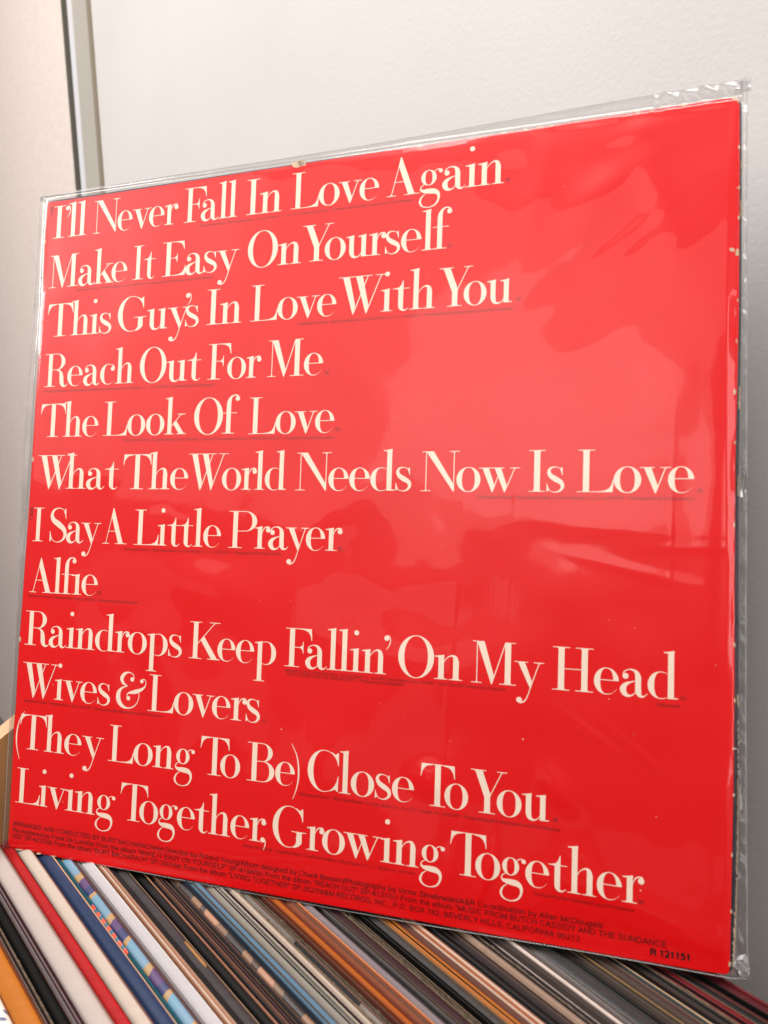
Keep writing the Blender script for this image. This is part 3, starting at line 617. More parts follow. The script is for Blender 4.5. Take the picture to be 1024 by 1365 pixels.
g = glyph('l', .31).rect(.09, 0, .228, 1.03).flag(.09, .228, 1.05).sf(0, .31, .09, .228, 0, True)
g = glyph('i', .31).rect(.09, 0, .228, XH).flag(.09, .228, XH).sf(0, .31, .09, .228, 0, True).dot(.16, .985, .064)
g = glyph('\u0131', .31).rect(.09, 0, .228, XH).flag(.09, .228, XH, .14).sf(0, .31, .09, .228, 0, True)
def arch(g):
    g.stroke([(.19, .34), (.24, .46), (.32, .55), (.41, .585), (.475, .545), (.499, .44), (.499, .36)], [.015, .018, .022, .045, .10, .135, .138]).rect(.43, 0, .568, .40).sf(.345, .65, .43, .568, 0, True)
    return g
g = arch(glyph('n', .65).rect(.09, 0, .228, XH).flag(.09, .228, XH).sf(0, .31, .09, .228, 0, True))
g = arch(glyph('h', .65).rect(.09, 0, .228, 1.03).flag(.09, .228, 1.05).sf(0, .31, .09, .228, 0, True))
g = glyph('u', .65).rect(.09, .16, .228, XH).flag(.09, .228, XH).stroke([(.159, .22), (.165, .12), (.20, .035), (.28, -.005), (.38, .03), (.44, .12), (.46, .22)], [.138, .137, .10, .045, .022, .018, .014]).rect(.43, 0, .568, XH).flag(.43, .568, XH).poly((.56, 0), (.65, .005), (.65, .025), (.56, .03))
g = glyph('r', .47).rect(.09, 0, .228, XH).flag(.09, .228, XH).sf(0, .32, .09, .228, 0, True).stroke([(.20, .34), (.24, .47), (.30, .56), (.38, .582), (.44, .555)], [.014, .018, .03, .035, .05]).dot(.405, .50, .068)
g = glyph('o', .61).ring(.30, .29, .30, .31, .148, .148)
g = glyph('e', .57); bowl_e(g)
g = glyph('c', .52).ring(.28, .29, .275, .305, .15, .02, 62, 322).dot(.435, .45, .066).stroke([(.40, .572), (.46, .53), (.485, .47)], [.02, .035, .05])
g = glyph('a', .60).dot(.125, .44, .066).stroke([(.075, .46), (.10, .54), (.20, .59), (.31, .575), (.38, .50), (.40, .40)], [.025, .025, .022, .05, .11, .135]).rect(.332, .12, .468, .42)
g.stroke([(.40, .18), (.41, .08), (.455, .01), (.53, .01), (.60, .075)], [.136, .13, .07, .028, .012]).stroke([(.36, .345), (.24, .31), (.12, .24), (.075, .14), (.12, .035), (.21, -.002), (.30, .035), (.36, .11)], [.018, .035, .10, .145, .11, .05, .022, .014])
g = glyph('d', .65).ring(.285, .29, .28, .305, .15, .022, 25, 335).rect(.43, 0, .568, 1.03).flag(.43, .568, 1.05).poly((.56, 0), (.65, .005), (.65, .025), (.56, .035))
g = glyph('p', .65).rect(.09, -.43, .228, XH).flag(.09, .228, XH).sf(0, .32, .09, .228, -.45, True).ring(.35, .29, .29, .305, .022, .15, -150, 150)
g = glyph('g', .66).ring(.27, .38, .20, .205, .115, .115).stroke([(.40, .50), (.46, .565), (.55, .575)], [.014, .02, .03]).dot(.575, .53, .052)
g.stroke([(.15, .215), (.075, .155), (.06, .09), (.13, .04), (.28, .025), (.43, .005), (.52, -.07), (.53, -.20), (.45, -.34), (.28, -.40), (.12, -.36), (.05, -.25), (.09, -.12), (.19, -.035)], [.02, .025, .035, .09, .14, .135, .09, .055, .04, .022, .035, .06, .035, .014])
g = glyph('k', .70).rect(.09, 0, .228, 1.03).flag(.09, .228, 1.05).sf(0, .31, .09, .228, 0, True).poly((.22, .215), (.22, .245), (.52, .58), (.55, .58)).sf(.40, .67, .52, .55, .58, False).poly((.28, .285), (.37, .385), (.645, 0), (.48, 0)).sf(.39, .70, .48, .645, 0, True)
g = glyph('s', .44).stroke([(.375, .45), (.33, .55), (.22, .592), (.11, .565), (.07, .475), (.12, .375), (.23, .30), (.35, .225), (.385, .125), (.33, .03), (.21, -.008), (.095, .03), (.045, .13)], [.012, .016, .02, .05, .085, .115, .135, .11, .085, .05, .02, .016, .012])
g.poly((.365, .59), (.379, .59), (.388, .40), (.374, .40), (.352, .48), (.325, .54)).poly((.02, .005), (.034, .005), (.075, .04), (.085, .06), (.05, .12), (.034, .20), (.02, .20))
g = glyph('t', .44).rect(.14, .12, .278, XH).poly((.02, .575), (.14, .55), (.278, .55), (.272, .79), (.258, .79), (.225, .68), (.165, .605)).rect(.0, XH - H_, .43, XH).stroke([(.209, .18), (.215, .09), (.25, .02), (.33, .0), (.41, .06)], [.138, .13, .075, .03, .012])
g = glyph('f', .47).rect(.11, 0, .248, .82).sf(0, .36, .11, .248, 0, True).rect(0, XH - H_, .42, XH).stroke([(.179, .76), (.19, .90), (.25, 1.02), (.36, 1.065), (.45, 1.02)], [.138, .12, .06, .03, .05]).dot(.425, .965, .066)
def vee(g, a, l=0.0): return g.poly((a + .08, XH), (a + .24, XH), (a + .385, .15), (a + .345, -.02), (a + .325, -.02))
g = vee(glyph('v', .66), 0).poly((.33, .0), (.355, .0), (.565, XH), (.54, XH)).rect(0, XH - H_, .32, XH).sf(.43, .66, .54, .565, XH, False)
g = vee(vee(glyph('w', 1.0), 0), .30).poly((.33, .0), (.355, .0), (.52, .48), (.50, .48)).poly((.63, .0), (.655, .0), (.895, XH), (.87, XH)).rect(0, XH - H_, .62, XH).sf(.76, 1.0, .87, .895, XH, False)
g = glyph('y', .69).poly((.08, XH), (.24, XH), (.415, .12), (.375, -.04)).rect(0, XH - H_, .32, XH).sf(.45, .69, .565, .59, XH, False).stroke([(.578, .57), (.46, .22), (.37, -.06), (.31, -.24), (.24, -.35), (.14, -.385)], [.022, .022, .022, .024, .03, .035]).dot(.125, -.32, .068)
g = glyph('&', 1.0).dot(.52, .80, .062).stroke([(.57, .80), (.56, .92), (.42, .985), (.26, .94), (.17, .81), (.22, .68), (.37, .605)], [.02, .022, .03, .09, .12, .085, .018])
g.stroke([(.37, .605), (.18, .53), (.075, .38), (.09, .19), (.21, .05), (.40, -.005), (.60, .05), (.73, .19), (.77, .36), (.76, .44)], [.018, .06, .14, .15, .11, .04, .03, .022, .02, .018])
g.stroke([(.37, .33), (.39, .40), (.50, .435), (.66, .47), (.84, .54), (.96, .64), (.985, .75), (.93, .83), (.85, .81)], [.02, .03, .08, .12, .085, .035, .02, .02, .02]).dot(.845, .77, .055).dot(.42, .27, .06).stroke([(.375, .35), (.365, .30), (.38, .26)], [.018, .018, .02])
PAR = [(.25, 1.08), (.09, .78), (.025, .38), (.055, .02), (.16, -.32)]
g = glyph('(', .20).stroke(PAR, [.012, .028, .042, .03, .012])
g = glyph(')', .24).stroke([(.22 - x, y) for x, y in PAR], [.012, .028, .042, .03, .012])
g = glyph(',', .22).dot(.08, .06, .066).stroke([(.12, .10), (.155, .02), (.15, -.08), (.11, -.20)], [.03, .03, .025, .01])
g = glyph("'", .20).dot(.075, .90, .066).stroke([(.08, .965), (.14, .95), (.17, .86), (.15, .74), (.07, .61)], [.012, .02, .024, .022, .01])
KERN = {'To': -.27, 'Yo': -.24, 'Wo': -.20, 'Wi': -.17, 'Wh': -.33, 'Fa': -.20, 'Fo': -.13, 'Th': -.07, 'Lo': -.02, 'Li': -.06, 've': -.07, 'ov': -.04, 'ow': -.05, "I'": 0.0, "'l": -.07, "y'": -.16, "'s": -.20,
        "n'": -.08, 'Ag': -.03, 'Al': -.05, 'r,': -.16, 'tt': -.04, 'Pr': -.07, '(T': -.07, 'e)': -.10, 'Ke': -.09, 'ra': -.06, 'ro': -.05, 'rs': -.04, 'as': -.03, 'ak': -.03, 'sy': -.03, 'ay': -.09, 'ye': -.10, 'Sa': -.04,
        'ke': -.09, 'Ra': -.04, 'Re': -.05, 'rl': -.06, 'Ne': -.09, 'No': -.08, 'Ma': -.02, 'Me': -.02, 'My': -.06, 'fi': -.04, 'f\u0131': -.07, '\u0131e': -.01, 'Lov': 0, 'oo': 0.02, 'og': -.03, 'ge': -.05, 'ga': -.05, 'gr': -.02,
        'wi': -.04, 'vi': -.05, 'iv': -.03, 'et': -.03, 'Be': -.0, 'Ea': -.03, 'ea': 0.01, 'lf': -.02, 'Of': -.02, 'up': 0}

def set_word(word, target_u0, target_u1, v, bm, lay):
    s = word.replace('fie', 'f\u0131e')
    x = 0; pos = []
    for i, ch in enumerate(s):
        if i: x += KERN.get(s[i-1] + ch, 0)
        pos.append((ch, x)); x += GL[ch][1]
    x0, x1 = 1e9, -1e9
    for ch, px in pos:
        for sh in GL[ch][0].shapes:
            for p in (sh[1] if sh[0] == 'p' else sh[1] + sh[2]):
                x0 = min(x0, px + p[0]); x1 = max(x1, px + p[0])
    k = (target_u1 - target_u0) / (x1 - x0)
    if abs(k / 0.0515 - 1) > 0.06: print('word fit', word, round(k / 0.0515, 3))
    cap = 0.0515
    for ch, px in pos:
        for sh in GL[ch][0].shapes:
            lay[0] = (lay[0] + 1) % 9
            z = 0.00003 + 0.000004 * lay[0]
            def V(p): return bm.verts.new(((target_u0 + (px + p[0] - x0) * k) * S, (v + p[1] * cap) * S, z))
            if sh[0] == 'p':
                bm.faces.new([V(p) for p in sh[1]])
            else:
                A = [V(p) for p in sh[1]]; B = [V(p) for p in sh[2]]
                for i in range(len(A) - 1): bm.faces.new((A[i], A[i+1], B[i+1], B[i]))

TITLES = [
 [("I'll", 0.0143, 0.0778, 0.9331, 0.9328), ('Never', 0.0904, 0.2421, 0.9328, 0.9325), ('Fall', 0.2527, 0.3409, 0.9324, 0.9324), ('In', 0.3556, 0.412, 0.9325, 0.9325), ('Love', 0.4263, 0.557, 0.9326, 0.933), ('Again', 0.5682, 0.7266, 0.933, 0.9339)],
 [('Make', 0.0122, 0.1574, 0.8534, 0.8538), ('It', 0.1674, 0.2066, 0.8539, 0.854), ('Easy', 0.2189, 0.3476, 0.854, 0.8545), ('On', 0.3613, 0.4453, 0.8545, 0.8548), ('Yourself', 0.4464, 0.6595, 0.8548, 0.8555)],
 [('This', 0.014, 0.1338, 0.7757, 0.7761), ("Guy's", 0.1448, 0.2855, 0.7761, 0.7764), ('In', 0.2984, 0.3555, 0.7765, 0.7766), ('Love', 0.3695, 0.5006, 0.7766, 0.7769), ('With', 0.5035, 0.64, 0.7769, 0.7771), ('You', 0.6449, 0.7403, 0.7771, 0.7772)],
 [('Reach', 0.0139, 0.1786, 0.6974, 0.6969), ('Out', 0.1888, 0.2932, 0.6968, 0.6965), ('For', 0.3044, 0.39, 0.6964, 0.6961), ('Me', 0.3997, 0.4843, 0.6961, 0.6958)],
 [('The', 0.0115, 0.1198, 0.6184, 0.6187), ('Look', 0.1288, 0.2731, 0.6187, 0.6182), ('Of', 0.2857, 0.359, 0.6181, 0.6173), ('Love', 0.374, 0.5037, 0.6172, 0.6151)],
 [('What', 0.0112, 0.1606, 0.539, 0.5385), ('The', 0.1687, 0.2804, 0.5385, 0.5382), ('World', 0.28, 0.4356, 0.5382, 0.5377), ('Needs', 0.4497, 0.6149, 0.5377, 0.5372), ('Now', 0.6274, 0.7552, 0.5371, 0.5368), ('Is', 0.7661, 0.8095, 0.5367, 0.5366), ('Love', 0.8244, 0.9568, 0.5366, 0.5362)],
 [('I', 0.0086, 0.0282, 0.4577, 0.4576), ('Say', 0.0409, 0.135, 0.4576, 0.4571), ('A', 0.1381, 0.1808, 0.4571, 0.4569), ('Little', 0.1931, 0.338, 0.4569, 0.4565), ('Prayer', 0.3499, 0.5214, 0.4565, 0.4565)],
 [('Alfie', 0.0086, 0.134, 0.3799, 0.3791)],
 [('Raindrops', 0.0049, 0.283, 0.2994, 0.2996), ('Keep', 0.2949, 0.4308, 0.2996, 0.2995), ("Fallin'", 0.444, 0.5939, 0.2995, 0.2992), ('On', 0.6045, 0.689, 0.2991, 0.2989), ('My', 0.7002, 0.7897, 0.2988, 0.2985), ('Head', 0.7995, 0.9416, 0.2984, 0.2977)],
 [('Wives', 0.0054, 0.166, 0.222, 0.2211), ('&', 0.1763, 0.2269, 0.2211, 0.2208), ('Lovers', 0.231, 0.4102, 0.2208, 0.2198)],
 [('(They', -0.0011, 0.1594, 0.1441, 0.1432), ('Long', 0.1676, 0.3118, 0.1432, 0.1425), ('To', 0.3207, 0.3833, 0.1425, 0.1423), ('Be)', 0.394, 0.472, 0.1422, 0.142), ('Close', 0.4838, 0.6307, 0.142, 0.1417), ('To', 0.6389, 0.7003, 0.1416, 0.1416), ('You', 0.7031, 0.7989, 0.1416, 0.1415)],
 [('Living', 0.0045, 0.1842, 0.0629, 0.0632), ('Together,', 0.193, 0.4265, 0.0632, 0.0634), ('Growing', 0.4359, 0.6728, 0.0634, 0.0634), ('Together', 0.6795, 0.9077, 0.0634, 0.0632)]]
for t in TITLES:
    bm = bmesh.new(); lay = [0]
    for wd, u0, u1, v0, v1 in t: set_word(wd, u0, u1, (v0 + v1) / 2, bm, lay)
    bmesh.ops.recalc_face_normals(bm, faces=bm.faces)
    for f in bm.faces:
        if f.normal.z < 0: f.normal_flip()
    bmesh.ops.triangulate(bm, faces=[f for f in bm.faces if len(f.verts) > 4])
    me = bpy.data.meshes.new('mesh'); bm.to_mesh(me); bm.free()
    link('title_lettering', me, M_PRINT, cover)

# ------------------------------------------------------------------ small black print: a plain grotesque of even strokes
# each letter: advance, then strokes: numbers = polyline; ('a', cx, cy, rx, ry, from, to) = arc; cap height 1, centre lines
SANS = {
' ': (.38,), 'A': (.92, (.06, 0, .46, .95, .86, 0), (.2, .33, .72, .33)), 'B': (.93, (.16, .06, .16, .94), (.16, .94, .5, .94), (.16, .51, .52, .51), (.16, .06, .52, .06), ('a', .5, .725, .25, .215, -90, 90), ('a', .52, .285, .28, .225, -90, 90)),
'C': (.98, ('a', .51, .5, .39, .45, 38, 322)), 'D': (1.0, (.16, .06, .16, .94), (.16, .94, .46, .94), (.16, .06, .46, .06), ('a', .46, .5, .42, .44, -90, 90)),
'E': (.9, (.16, 0, .16, 1), (.16, .94, .8, .94), (.16, .52, .74, .52), (.16, .06, .82, .06)), 'F': (.84, (.16, 0, .16, 1), (.16, .94, .78, .94), (.16, .5, .7, .5)),
'G': (1.06, ('a', .52, .5, .41, .45, 42, 360), (.56, .46, .93, .46), (.93, .46, .93, .02)), 'H': (1.0, (.16, 0, .16, 1), (.84, 0, .84, 1), (.16, .52, .84, .52)), 'I': (.36, (.18, 0, .18, 1)),
'J': (.72, (.56, 1, .56, .3), ('a', .33, .3, .23, .25, 180, 360)), 'K': (.93, (.16, 0, .16, 1), (.82, 1, .16, .36), (.38, .55, .88, 0)), 'L': (.78, (.16, 1, .16, .06, .74, .06)),
'M': (1.14, (.15, 0, .15, 1), (.99, 0, .99, 1), (.15, .96, .57, .06, .99, .96)), 'N': (1.0, (.16, 0, .16, 1), (.84, 0, .84, 1), (.16, .96, .84, .04)), 'O': (1.08, ('a', .54, .5, .43, .45, 0, 360)),
'P': (.92, (.16, 0, .16, 1), (.16, .94, .54, .94), (.16, .45, .54, .45), ('a', .53, .695, .28, .245, -90, 90)), 'R': (.98, (.16, 0, .16, 1), (.16, .94, .56, .94), (.16, .5, .56, .5), ('a', .55, .72, .27, .22, -90, 90), (.6, .5, .8, .35, .82, .0)),
'S': (.93, ('s', .80, .73, .7, .9, .47, .96, .2, .88, .15, .71, .3, .57, .62, .46, .8, .30, .74, .12, .47, .04, .2, .11, .11, .3)), 'T': (.85, (.03, .94, .82, .94), (.425, 0, .425, .94)), 'U': (1.0, (.15, 1, .15, .36), (.85, 1, .85, .36), ('a', .5, .36, .35, .31, 180, 360)),
'V': (.9, (.05, 1, .45, .04, .85, 1)), 'W': (1.3, (.05, 1, .34, .04, .65, .96, .96, .04, 1.25, 1)), 'X': (.92, (.08, 0, .84, 1), (.84, 0, .08, 1)), 'Y': (.9, (.05, 1, .45, .42, .85, 1), (.45, 0, .45, .45)),
'a': (.77, ('a', .37, .2, .26, .155, 100, 330), (.34, .4, .6, .45), ('s', .12, .52, .2, .66, .38, .70, .57, .63, .6, .45, .6, .12, .70, .05)), 'b': (.78, (.13, 0, .13, 1), ('a', .4, .36, .27, .32, 0, 360)), 'c': (.7, ('a', .37, .36, .28, .32, 40, 320)), 'd': (.78, (.65, 0, .65, 1), ('a', .38, .36, .27, .32, 0, 360)),
'e': (.77, ('a', .38, .36, .28, .32, 0, 325), (.1, .36, .66, .36)), 'f': (.38, (.2, 0, .2, .8), (.03, .68, .37, .68), ('a', .36, .8, .16, .14, 90, 180)), 'g': (.78, (.65, .72, .65, .0), ('a', .38, .36, .27, .32, 0, 360), ('a', .38, 0, .27, .22, 200, 360)), 'h': (.77, (.13, 0, .13, 1), (.63, 0, .63, .42), ('a', .38, .42, .25, .25, 0, 170)),
'i': (.31, (.155, 0, .155, .72), (.155, .88, .155, 1)), 'k': (.7, (.13, 0, .13, 1), (.6, .72, .13, .26), (.28, .4, .66, 0)), 'l': (.31, (.155, 0, .155, 1)), 'm': (1.16, (.13, 0, .13, .72), (.58, 0, .58, .45), (1.03, 0, 1.03, .45), ('a', .355, .45, .225, .22, 0, 170), ('a', .805, .45, .225, .22, 0, 170)),
'n': (.77, (.13, 0, .13, .72), (.63, 0, .63, .42), ('a', .38, .42, .25, .25, 0, 170)), 'o': (.77, ('a', .385, .36, .29, .32, 0, 360)), 'p': (.78, (.13, -.28, .13, .72), ('a', .4, .36, .27, .32, 0, 360)), 'r': (.46, (.13, 0, .13, .72), ('a', .40, .38, .27, .28, 90, 180)),
's': (.68, ('s', .58, .52, .48, .66, .32, .69, .14, .62, .13, .48, .3, .39, .5, .32, .59, .19, .5, .06, .31, .03, .12, .09, .07, .22)), 't': (.38, (.19, .92, .19, .14), (.02, .68, .36, .68), ('a', .34, .15, .15, .11, 180, 270)), 'u': (.77, (.63, 0, .63, .72), (.13, .3, .13, .72), ('a', .38, .3, .25, .26, 180, 350)),
'v': (.7, (.05, .72, .35, .03, .65, .72)), 'w': (1.0, (.05, .72, .27, .03, .5, .68, .73, .03, .95, .72)), 'x': (.7, (.06, 0, .63, .72), (.63, 0, .06, .72)), 'y': (.7, (.05, .72, .36, .03), (.65, .72, .3, -.2, .12, -.24)),
'0': (.77, ('a', .385, .48, .29, .44, 0, 360)), '1': (.77, (.42, 0, .42, .97), (.42, .76, .16, .72)), '2': (.77, ('a', .38, .66, .27, .27, 0, 165), (.65, .64, .55, .42, .14, .06), (.1, .06, .68, .06)), '3': (.77, ('a', .37, .70, .25, .23, -80, 150), ('a', .37, .27, .28, .23, -160, 90)),
'4': (.77, (.52, 0, .52, .97, .07, .30, .7, .30)), '5': (.77, (.62, .9, .22, .9, .16, .48), ('a', .37, .32, .28, .28, -155, 130)), '7': (.77, (.09, .9, .68, .9, .4, .5, .26, 0)), '8': (.77, ('a', .385, .70, .23, .22, 0, 360), ('a', .385, .26, .28, .24, 0, 360)), '9': (.77, ('a', .385, .64, .27, .29, 0, 360), ('a', .385, .4, .27, .37, -150, 30)),
'.': (.38, (.19, 0, .19, .13)), ',': (.38, (.2, .13, .2, 0, .12, -.16)), '-': (.44, (.06, .36, .38, .36)), '/': (.38, (.0, -.04, .38, 1.0)), '(': (.44, ('a', .50, .38, .34, .62, 118, 242)), ')': (.44, ('a', -.06, .38, .34, .62, -62, 62)), '"': (.5, (.15, 1, .15, .68), (.35, 1, .35, .68)), '\u2022': (.45, (.18, .4, .27, .4)),
'&': (.93, ('s', .85, .02, .55, .38, .25, .72, .3, .92, .45, .95, .58, .85, .52, .66, .2, .42, .12, .22, .25, .05, .5, .06, .72, .25, .8, .48)),
}
def small_text(s, u0, v0, u1, v1, cap, wd=0.12, name='credit_lettering', rot=0.0):
    g = G(); x = 0.0; hw = wd / 2
    for ch in s:
        it = SANS[ch]
        for st in it[1:]:
            if st[0] == 'a':
                _, cx, cy, rx, ry, t0, t1 = st; A, B = [], []; n = max(4, int(abs(t1 - t0) / 30))
                for k in range(n + 1):
                    t = math.radians(t0 + (t1 - t0) * k / n); c, q = math.cos(t), math.sin(t)
                    A.append((x + cx + (rx + hw) * c, cy + (ry + hw * .85) * q)); B.append((x + cx + (rx - hw) * c, cy + (ry - hw * .85) * q))
                g.shapes.append(('s', A, B))
            elif st[0] == 's':
                p = st[1:]; pts = [(x + p[k], p[k + 1]) for k in range(0, len(p), 2)]
                A, B = [], []
                for k in range(len(pts)):
                    a = pts[max(0, k - 1)]; b = pts[min(len(pts) - 1, k + 1)]; dx, dy = b[0] - a[0], b[1] - a[1]; l = math.hypot(dx, dy)
                    A.append((pts[k][0] - dy / l * hw, pts[k][1] + dx / l * hw)); B.append((pts[k][0] + dy / l * hw, pts[k][1] - dx / l * hw))
                g.shapes.append(('s', A, B))
            else:
                pts = [(x + st[k], st[k + 1]) for k in range(0, len(st), 2)]
                for a, b in zip(pts, pts[1:]):
                    dx, dy = b[0] - a[0], b[1] - a[1]; l = math.hypot(dx, dy); nx, ny = -dy / l * hw, dx / l * hw
                    g.shapes.append(('p', [(a[0] + nx, a[1] + ny), (a[0] - nx, a[1] - ny), (b[0] - nx, b[1] - ny), (b[0] + nx, b[1] + ny)]))
        x += it[0] + 0.02
    fx = (u1 - u0) / x; vs, fs = [], []
    lay = 0
    def V(p):
        X, Y = u0 + p[0] * fx, v0 + (v1 - v0) * p[0] / x + p[1] * cap
        if rot: X, Y = u0 - (Y - v0), v0 + (X - u0)
        vs.append((X * S, Y * S, 0.00008 + lay * 0.000003)); return len(vs) - 1
    for sh in g.shapes:
        lay = (lay + 1) % 7
        if sh[0] == 'p': fs.append(tuple(V(p) for p in sh[1]))
        else:
            A = [V(p) for p in sh[1]]; B = [V(p) for p in sh[2]]
            for k in range(len(A) - 1): fs.append((A[k], A[k + 1], B[k + 1], B[k]))
    me = mesh(vs, fs)
    me.flip_normals() if me.polygons[0].normal.z < 0 else None
    return link(name, me, M_BLACK, cover)
SMALL = [
 ('Bacharach-David • Blue Seas Music, Inc./Jac Music Co., Inc./E. H. Morris (ASCAP) • Produced by Burt Bacharach and Phil Ramone', 0.2785, 0.9232, 0.6055, 0.9237),
 ('(a)', 0.7285, 0.9348, 0.735, 0.9351),
 ('Bacharach-David • Famous Music Corp. (ASCAP) • Produced by Burt Bacharach and Phil Ramone', 0.0643, 0.8447, 0.3074, 0.8447),
 ('(a)', 0.654, 0.8565, 0.6608, 0.8564),
 ('Bacharach-David • Blue Seas Music, Inc./Jac Music Co., Inc. (ASCAP) • Produced by Burt Bacharach and Phil Ramone', 0.445, 0.7665, 0.742, 0.7669),
 ('(a)', 0.7445, 0.7786, 0.7515, 0.7788),
 ('Bacharach-David • Anne-Rachel Music/Blue Seas Music, Inc./Jac Music Co., Inc. (ASCAP) • Produced by Burt Bacharach', 0.014, 0.6883, 0.3174, 0.6869),
 ('(b)', 0.487, 0.6958, 0.4939, 0.6965),
 ('Bacharach-David • Colgems Music Corp. (ASCAP) • (From The Columbia Picture, "CASINO ROYALE") • Produced by Burt Bacharach', 0.1675, 0.6095, 0.5038, 0.6071),
 ('(b)', 0.5056, 0.6176, 0.5124, 0.6179),
 ('Bacharach-David • Blue Seas Music, Inc./Jac Music Co., Inc. (ASCAP) • Produced by Burt Bacharach', 0.703, 0.5277, 0.957, 0.5273),
 ('(b)', 0.9597, 0.5364, 0.9666, 0.5364),
 ('Bacharach-David • Blue Seas Music, Inc./Jac Music Co., Inc. (ASCAP) • Produced by Burt Bacharach', 0.1776, 0.4479, 0.432, 0.448),
 ('(b)', 0.5157, 0.4577, 0.5226, 0.4573),
 ('Bacharach-David • Famous Music Corp. (ASCAP) • Produced by Burt Bacharach', 0.0069, 0.3722, 0.2071, 0.3705),
 ('(b)', 0.1342, 0.382, 0.1416, 0.3813),
 ('Bacharach-David • Blue Seas Music, Inc./Jac Music Co., Inc./20th Century Music Corp. (ASCAP) • (From The 20th Century-Fox Production', 0.4448, 0.292, 0.7443, 0.2909),
 ('"BUTCH CASSIDY AND THE SUNDANCE KID") • Produced by Burt Bacharach', 0.4476, 0.2869, 0.6136, 0.2863),
 ('(Instrumental)', 0.9176, 0.2892, 0.9441, 0.2887),
 ('(c)', 0.9444, 0.2987, 0.951, 0.2985),
 ('Bacharach-David • Famous Music Corp. (ASCAP) • Produced by Burt Bacharach and Phil Ramone', 0.0103, 0.2135, 0.256, 0.2124),
 ('(c)', 0.4137, 0.2217, 0.4204, 0.2216),
 ('Bacharach-David • Blue Seas Music, Inc./Jac Music Co., Inc./U.S. Songs, Inc. (ASCAP) • Produced by Burt Bacharach and Phil Ramone', 0.4731, 0.1318, 0.8125, 0.1317),
 ('(d)', 0.8028, 0.1432, 0.8097, 0.1428),
 ('Bacharach-David • Colgems Music Corp./New Hidden Valley Music Co./J. C. Music Co. (ASCAP)', 0.3929, 0.0534, 0.6361, 0.0535),
 ('Produced by Burt Bacharach and Phil Ramone', 0.7825, 0.0539, 0.8975, 0.0532),
 ('(e)', 0.9005, 0.0644, 0.9077, 0.0643),
 ('ARRANGED AND CONDUCTED BY BURT BACHARACH/Art Direction by Roland Young/Album designed by Chuck Beeson/Photography by Victor Skrebneski/A&R Co-ordination by Allan McDougall/', 0.0036, 0.028, 0.8631, 0.0293),
 ('Re-mastered by Frank De Luna/(a) From the album "MAKE IT EASY ON YOURSELF" SP-4188/(b) From the album "REACH OUT" SP-4131/(c) From the album "MUSIC FROM BUTCH CASSIDY AND THE SUNDANCE', 0.0038, 0.0183, 0.9329, 0.0204),
 ('KID" SP-4227/(d) From the album "BURT BACHARACH" SP-3501/(e) From the album "LIVING TOGETHER" SP-3527/A&M RECORDS, INC., P.O. BOX 782, BEVERLY HILLS, CALIFORNIA 90213', 0.0044, 0.0097, 0.8373, 0.0097),
 ('R 121151', 0.9147, 0.0093, 0.9582, 0.0108)]
for s, u0, v0, u1, v1 in SMALL:
    big = s[:4] in ('ARRA', 'Re-m', 'KID"')
    if s.startswith('R 12'): small_text(s, u0, v0, u1, v1, 0.0074, 0.26)
    elif big: small_text(s, u0, v0, u1, v1, 0.0068, 0.125)
    else: small_text(s, u0, v0, u1, v1, 0.0041 if len(s) > 4 else 0.0050, 0.09 if len(s) > 4 else 0.11, 'small_lettering')
for px, py in ((70.5, 292), (43.5, 694)):
    x, y = jac(px, py); small_text('1 508', x / S, y / S, x / S + 0.021, y / S, 0.0055, 0.14, 'spine_lettering', 1.0)

# ------------------------------------------------------------------ the clear plastic outer sleeve
bag_l = [(52.0, 262), (49, 320), (43, 420), (36, 520), (30, 600), (23, 760), (15, 900), (9, 1000), (4, 1100), (2, 1131), (1, 1145)]
bag_r = [(996, 105), (996, 225), (996, 420), (995.5, 600), (995, 760), (994.5, 900), (995, 1050), (996, 1200), (997.5, 1312)]
def bag_edge(pts, v):
    q = [jac(x, y, 0.0) for x, y in pts]; ys = [a[1] for a in q][::-1]; xs = [a[0] for a in q][::-1]
    return np.interp(v, ys, xs)
y_top0, y_bot0 = jac(60, 262)[1], jac(60, 1142)[1]
y_top1, y_bot1 = jac(996, 105)[1], jac(997, 1308)[1]
jy0, jy1 = jac(500, 1217)[1], jac(500, 203.5)[1]
NU, NV = 720, 720
gu = np.linspace(0, 1, NU); gv = np.linspace(0, 1, NV)
U, V = np.meshgrid(gu, gv)
yt = y_top0 + (y_top1 - y_top0) * U + 0.0006 * np.sin(U * 7 + 1)
yb = y_bot0 + (y_bot1 - y_bot0) * U + 0.0005 * np.sin(U * 9)
Y = yb + (yt - yb) * V
XL = bag_edge(bag_l, Y); XR = bag_edge(bag_r, Y)
X = XL + (XR - XL) * U
# signed distance inside the jacket outline (a near-square)
fx = np.array(face)
jl = np.interp(Y, [p[1] for p in face[:17]][::-1], [p[0] for p in face[:17]][::-1])
jr = 0.3146
d = np.minimum(np.minimum(X - jl, jr - X), np.minimum(Y - jy0, jy1 - Y))
edge = 1 / (1 + np.exp(-(d + 0.0014) / 0.0004))
rs = np.random.RandomState(3)
hgt = np.zeros_like(X)
def bump(px, py, lx, ly, rotdeg, amp, asym=0.0):
    """a soft swelling of the film: centre in photo pixels, half-lengths in millimetres, turn in degrees, height in millimetres"""
    global hgt
    cx, cy = jac(px, py); a = R_(rotdeg)
    dx, dy = X - cx, Y - cy
    p = (dx * math.cos(a) + dy * math.sin(a)) / (lx * 0.001); q = (-dx * math.sin(a) + dy * math.cos(a)) / (ly * 0.001)
    hgt += amp * 0.001 * np.exp(-(p * p + q * q)) * (1 + asym * np.tanh(q * 2))
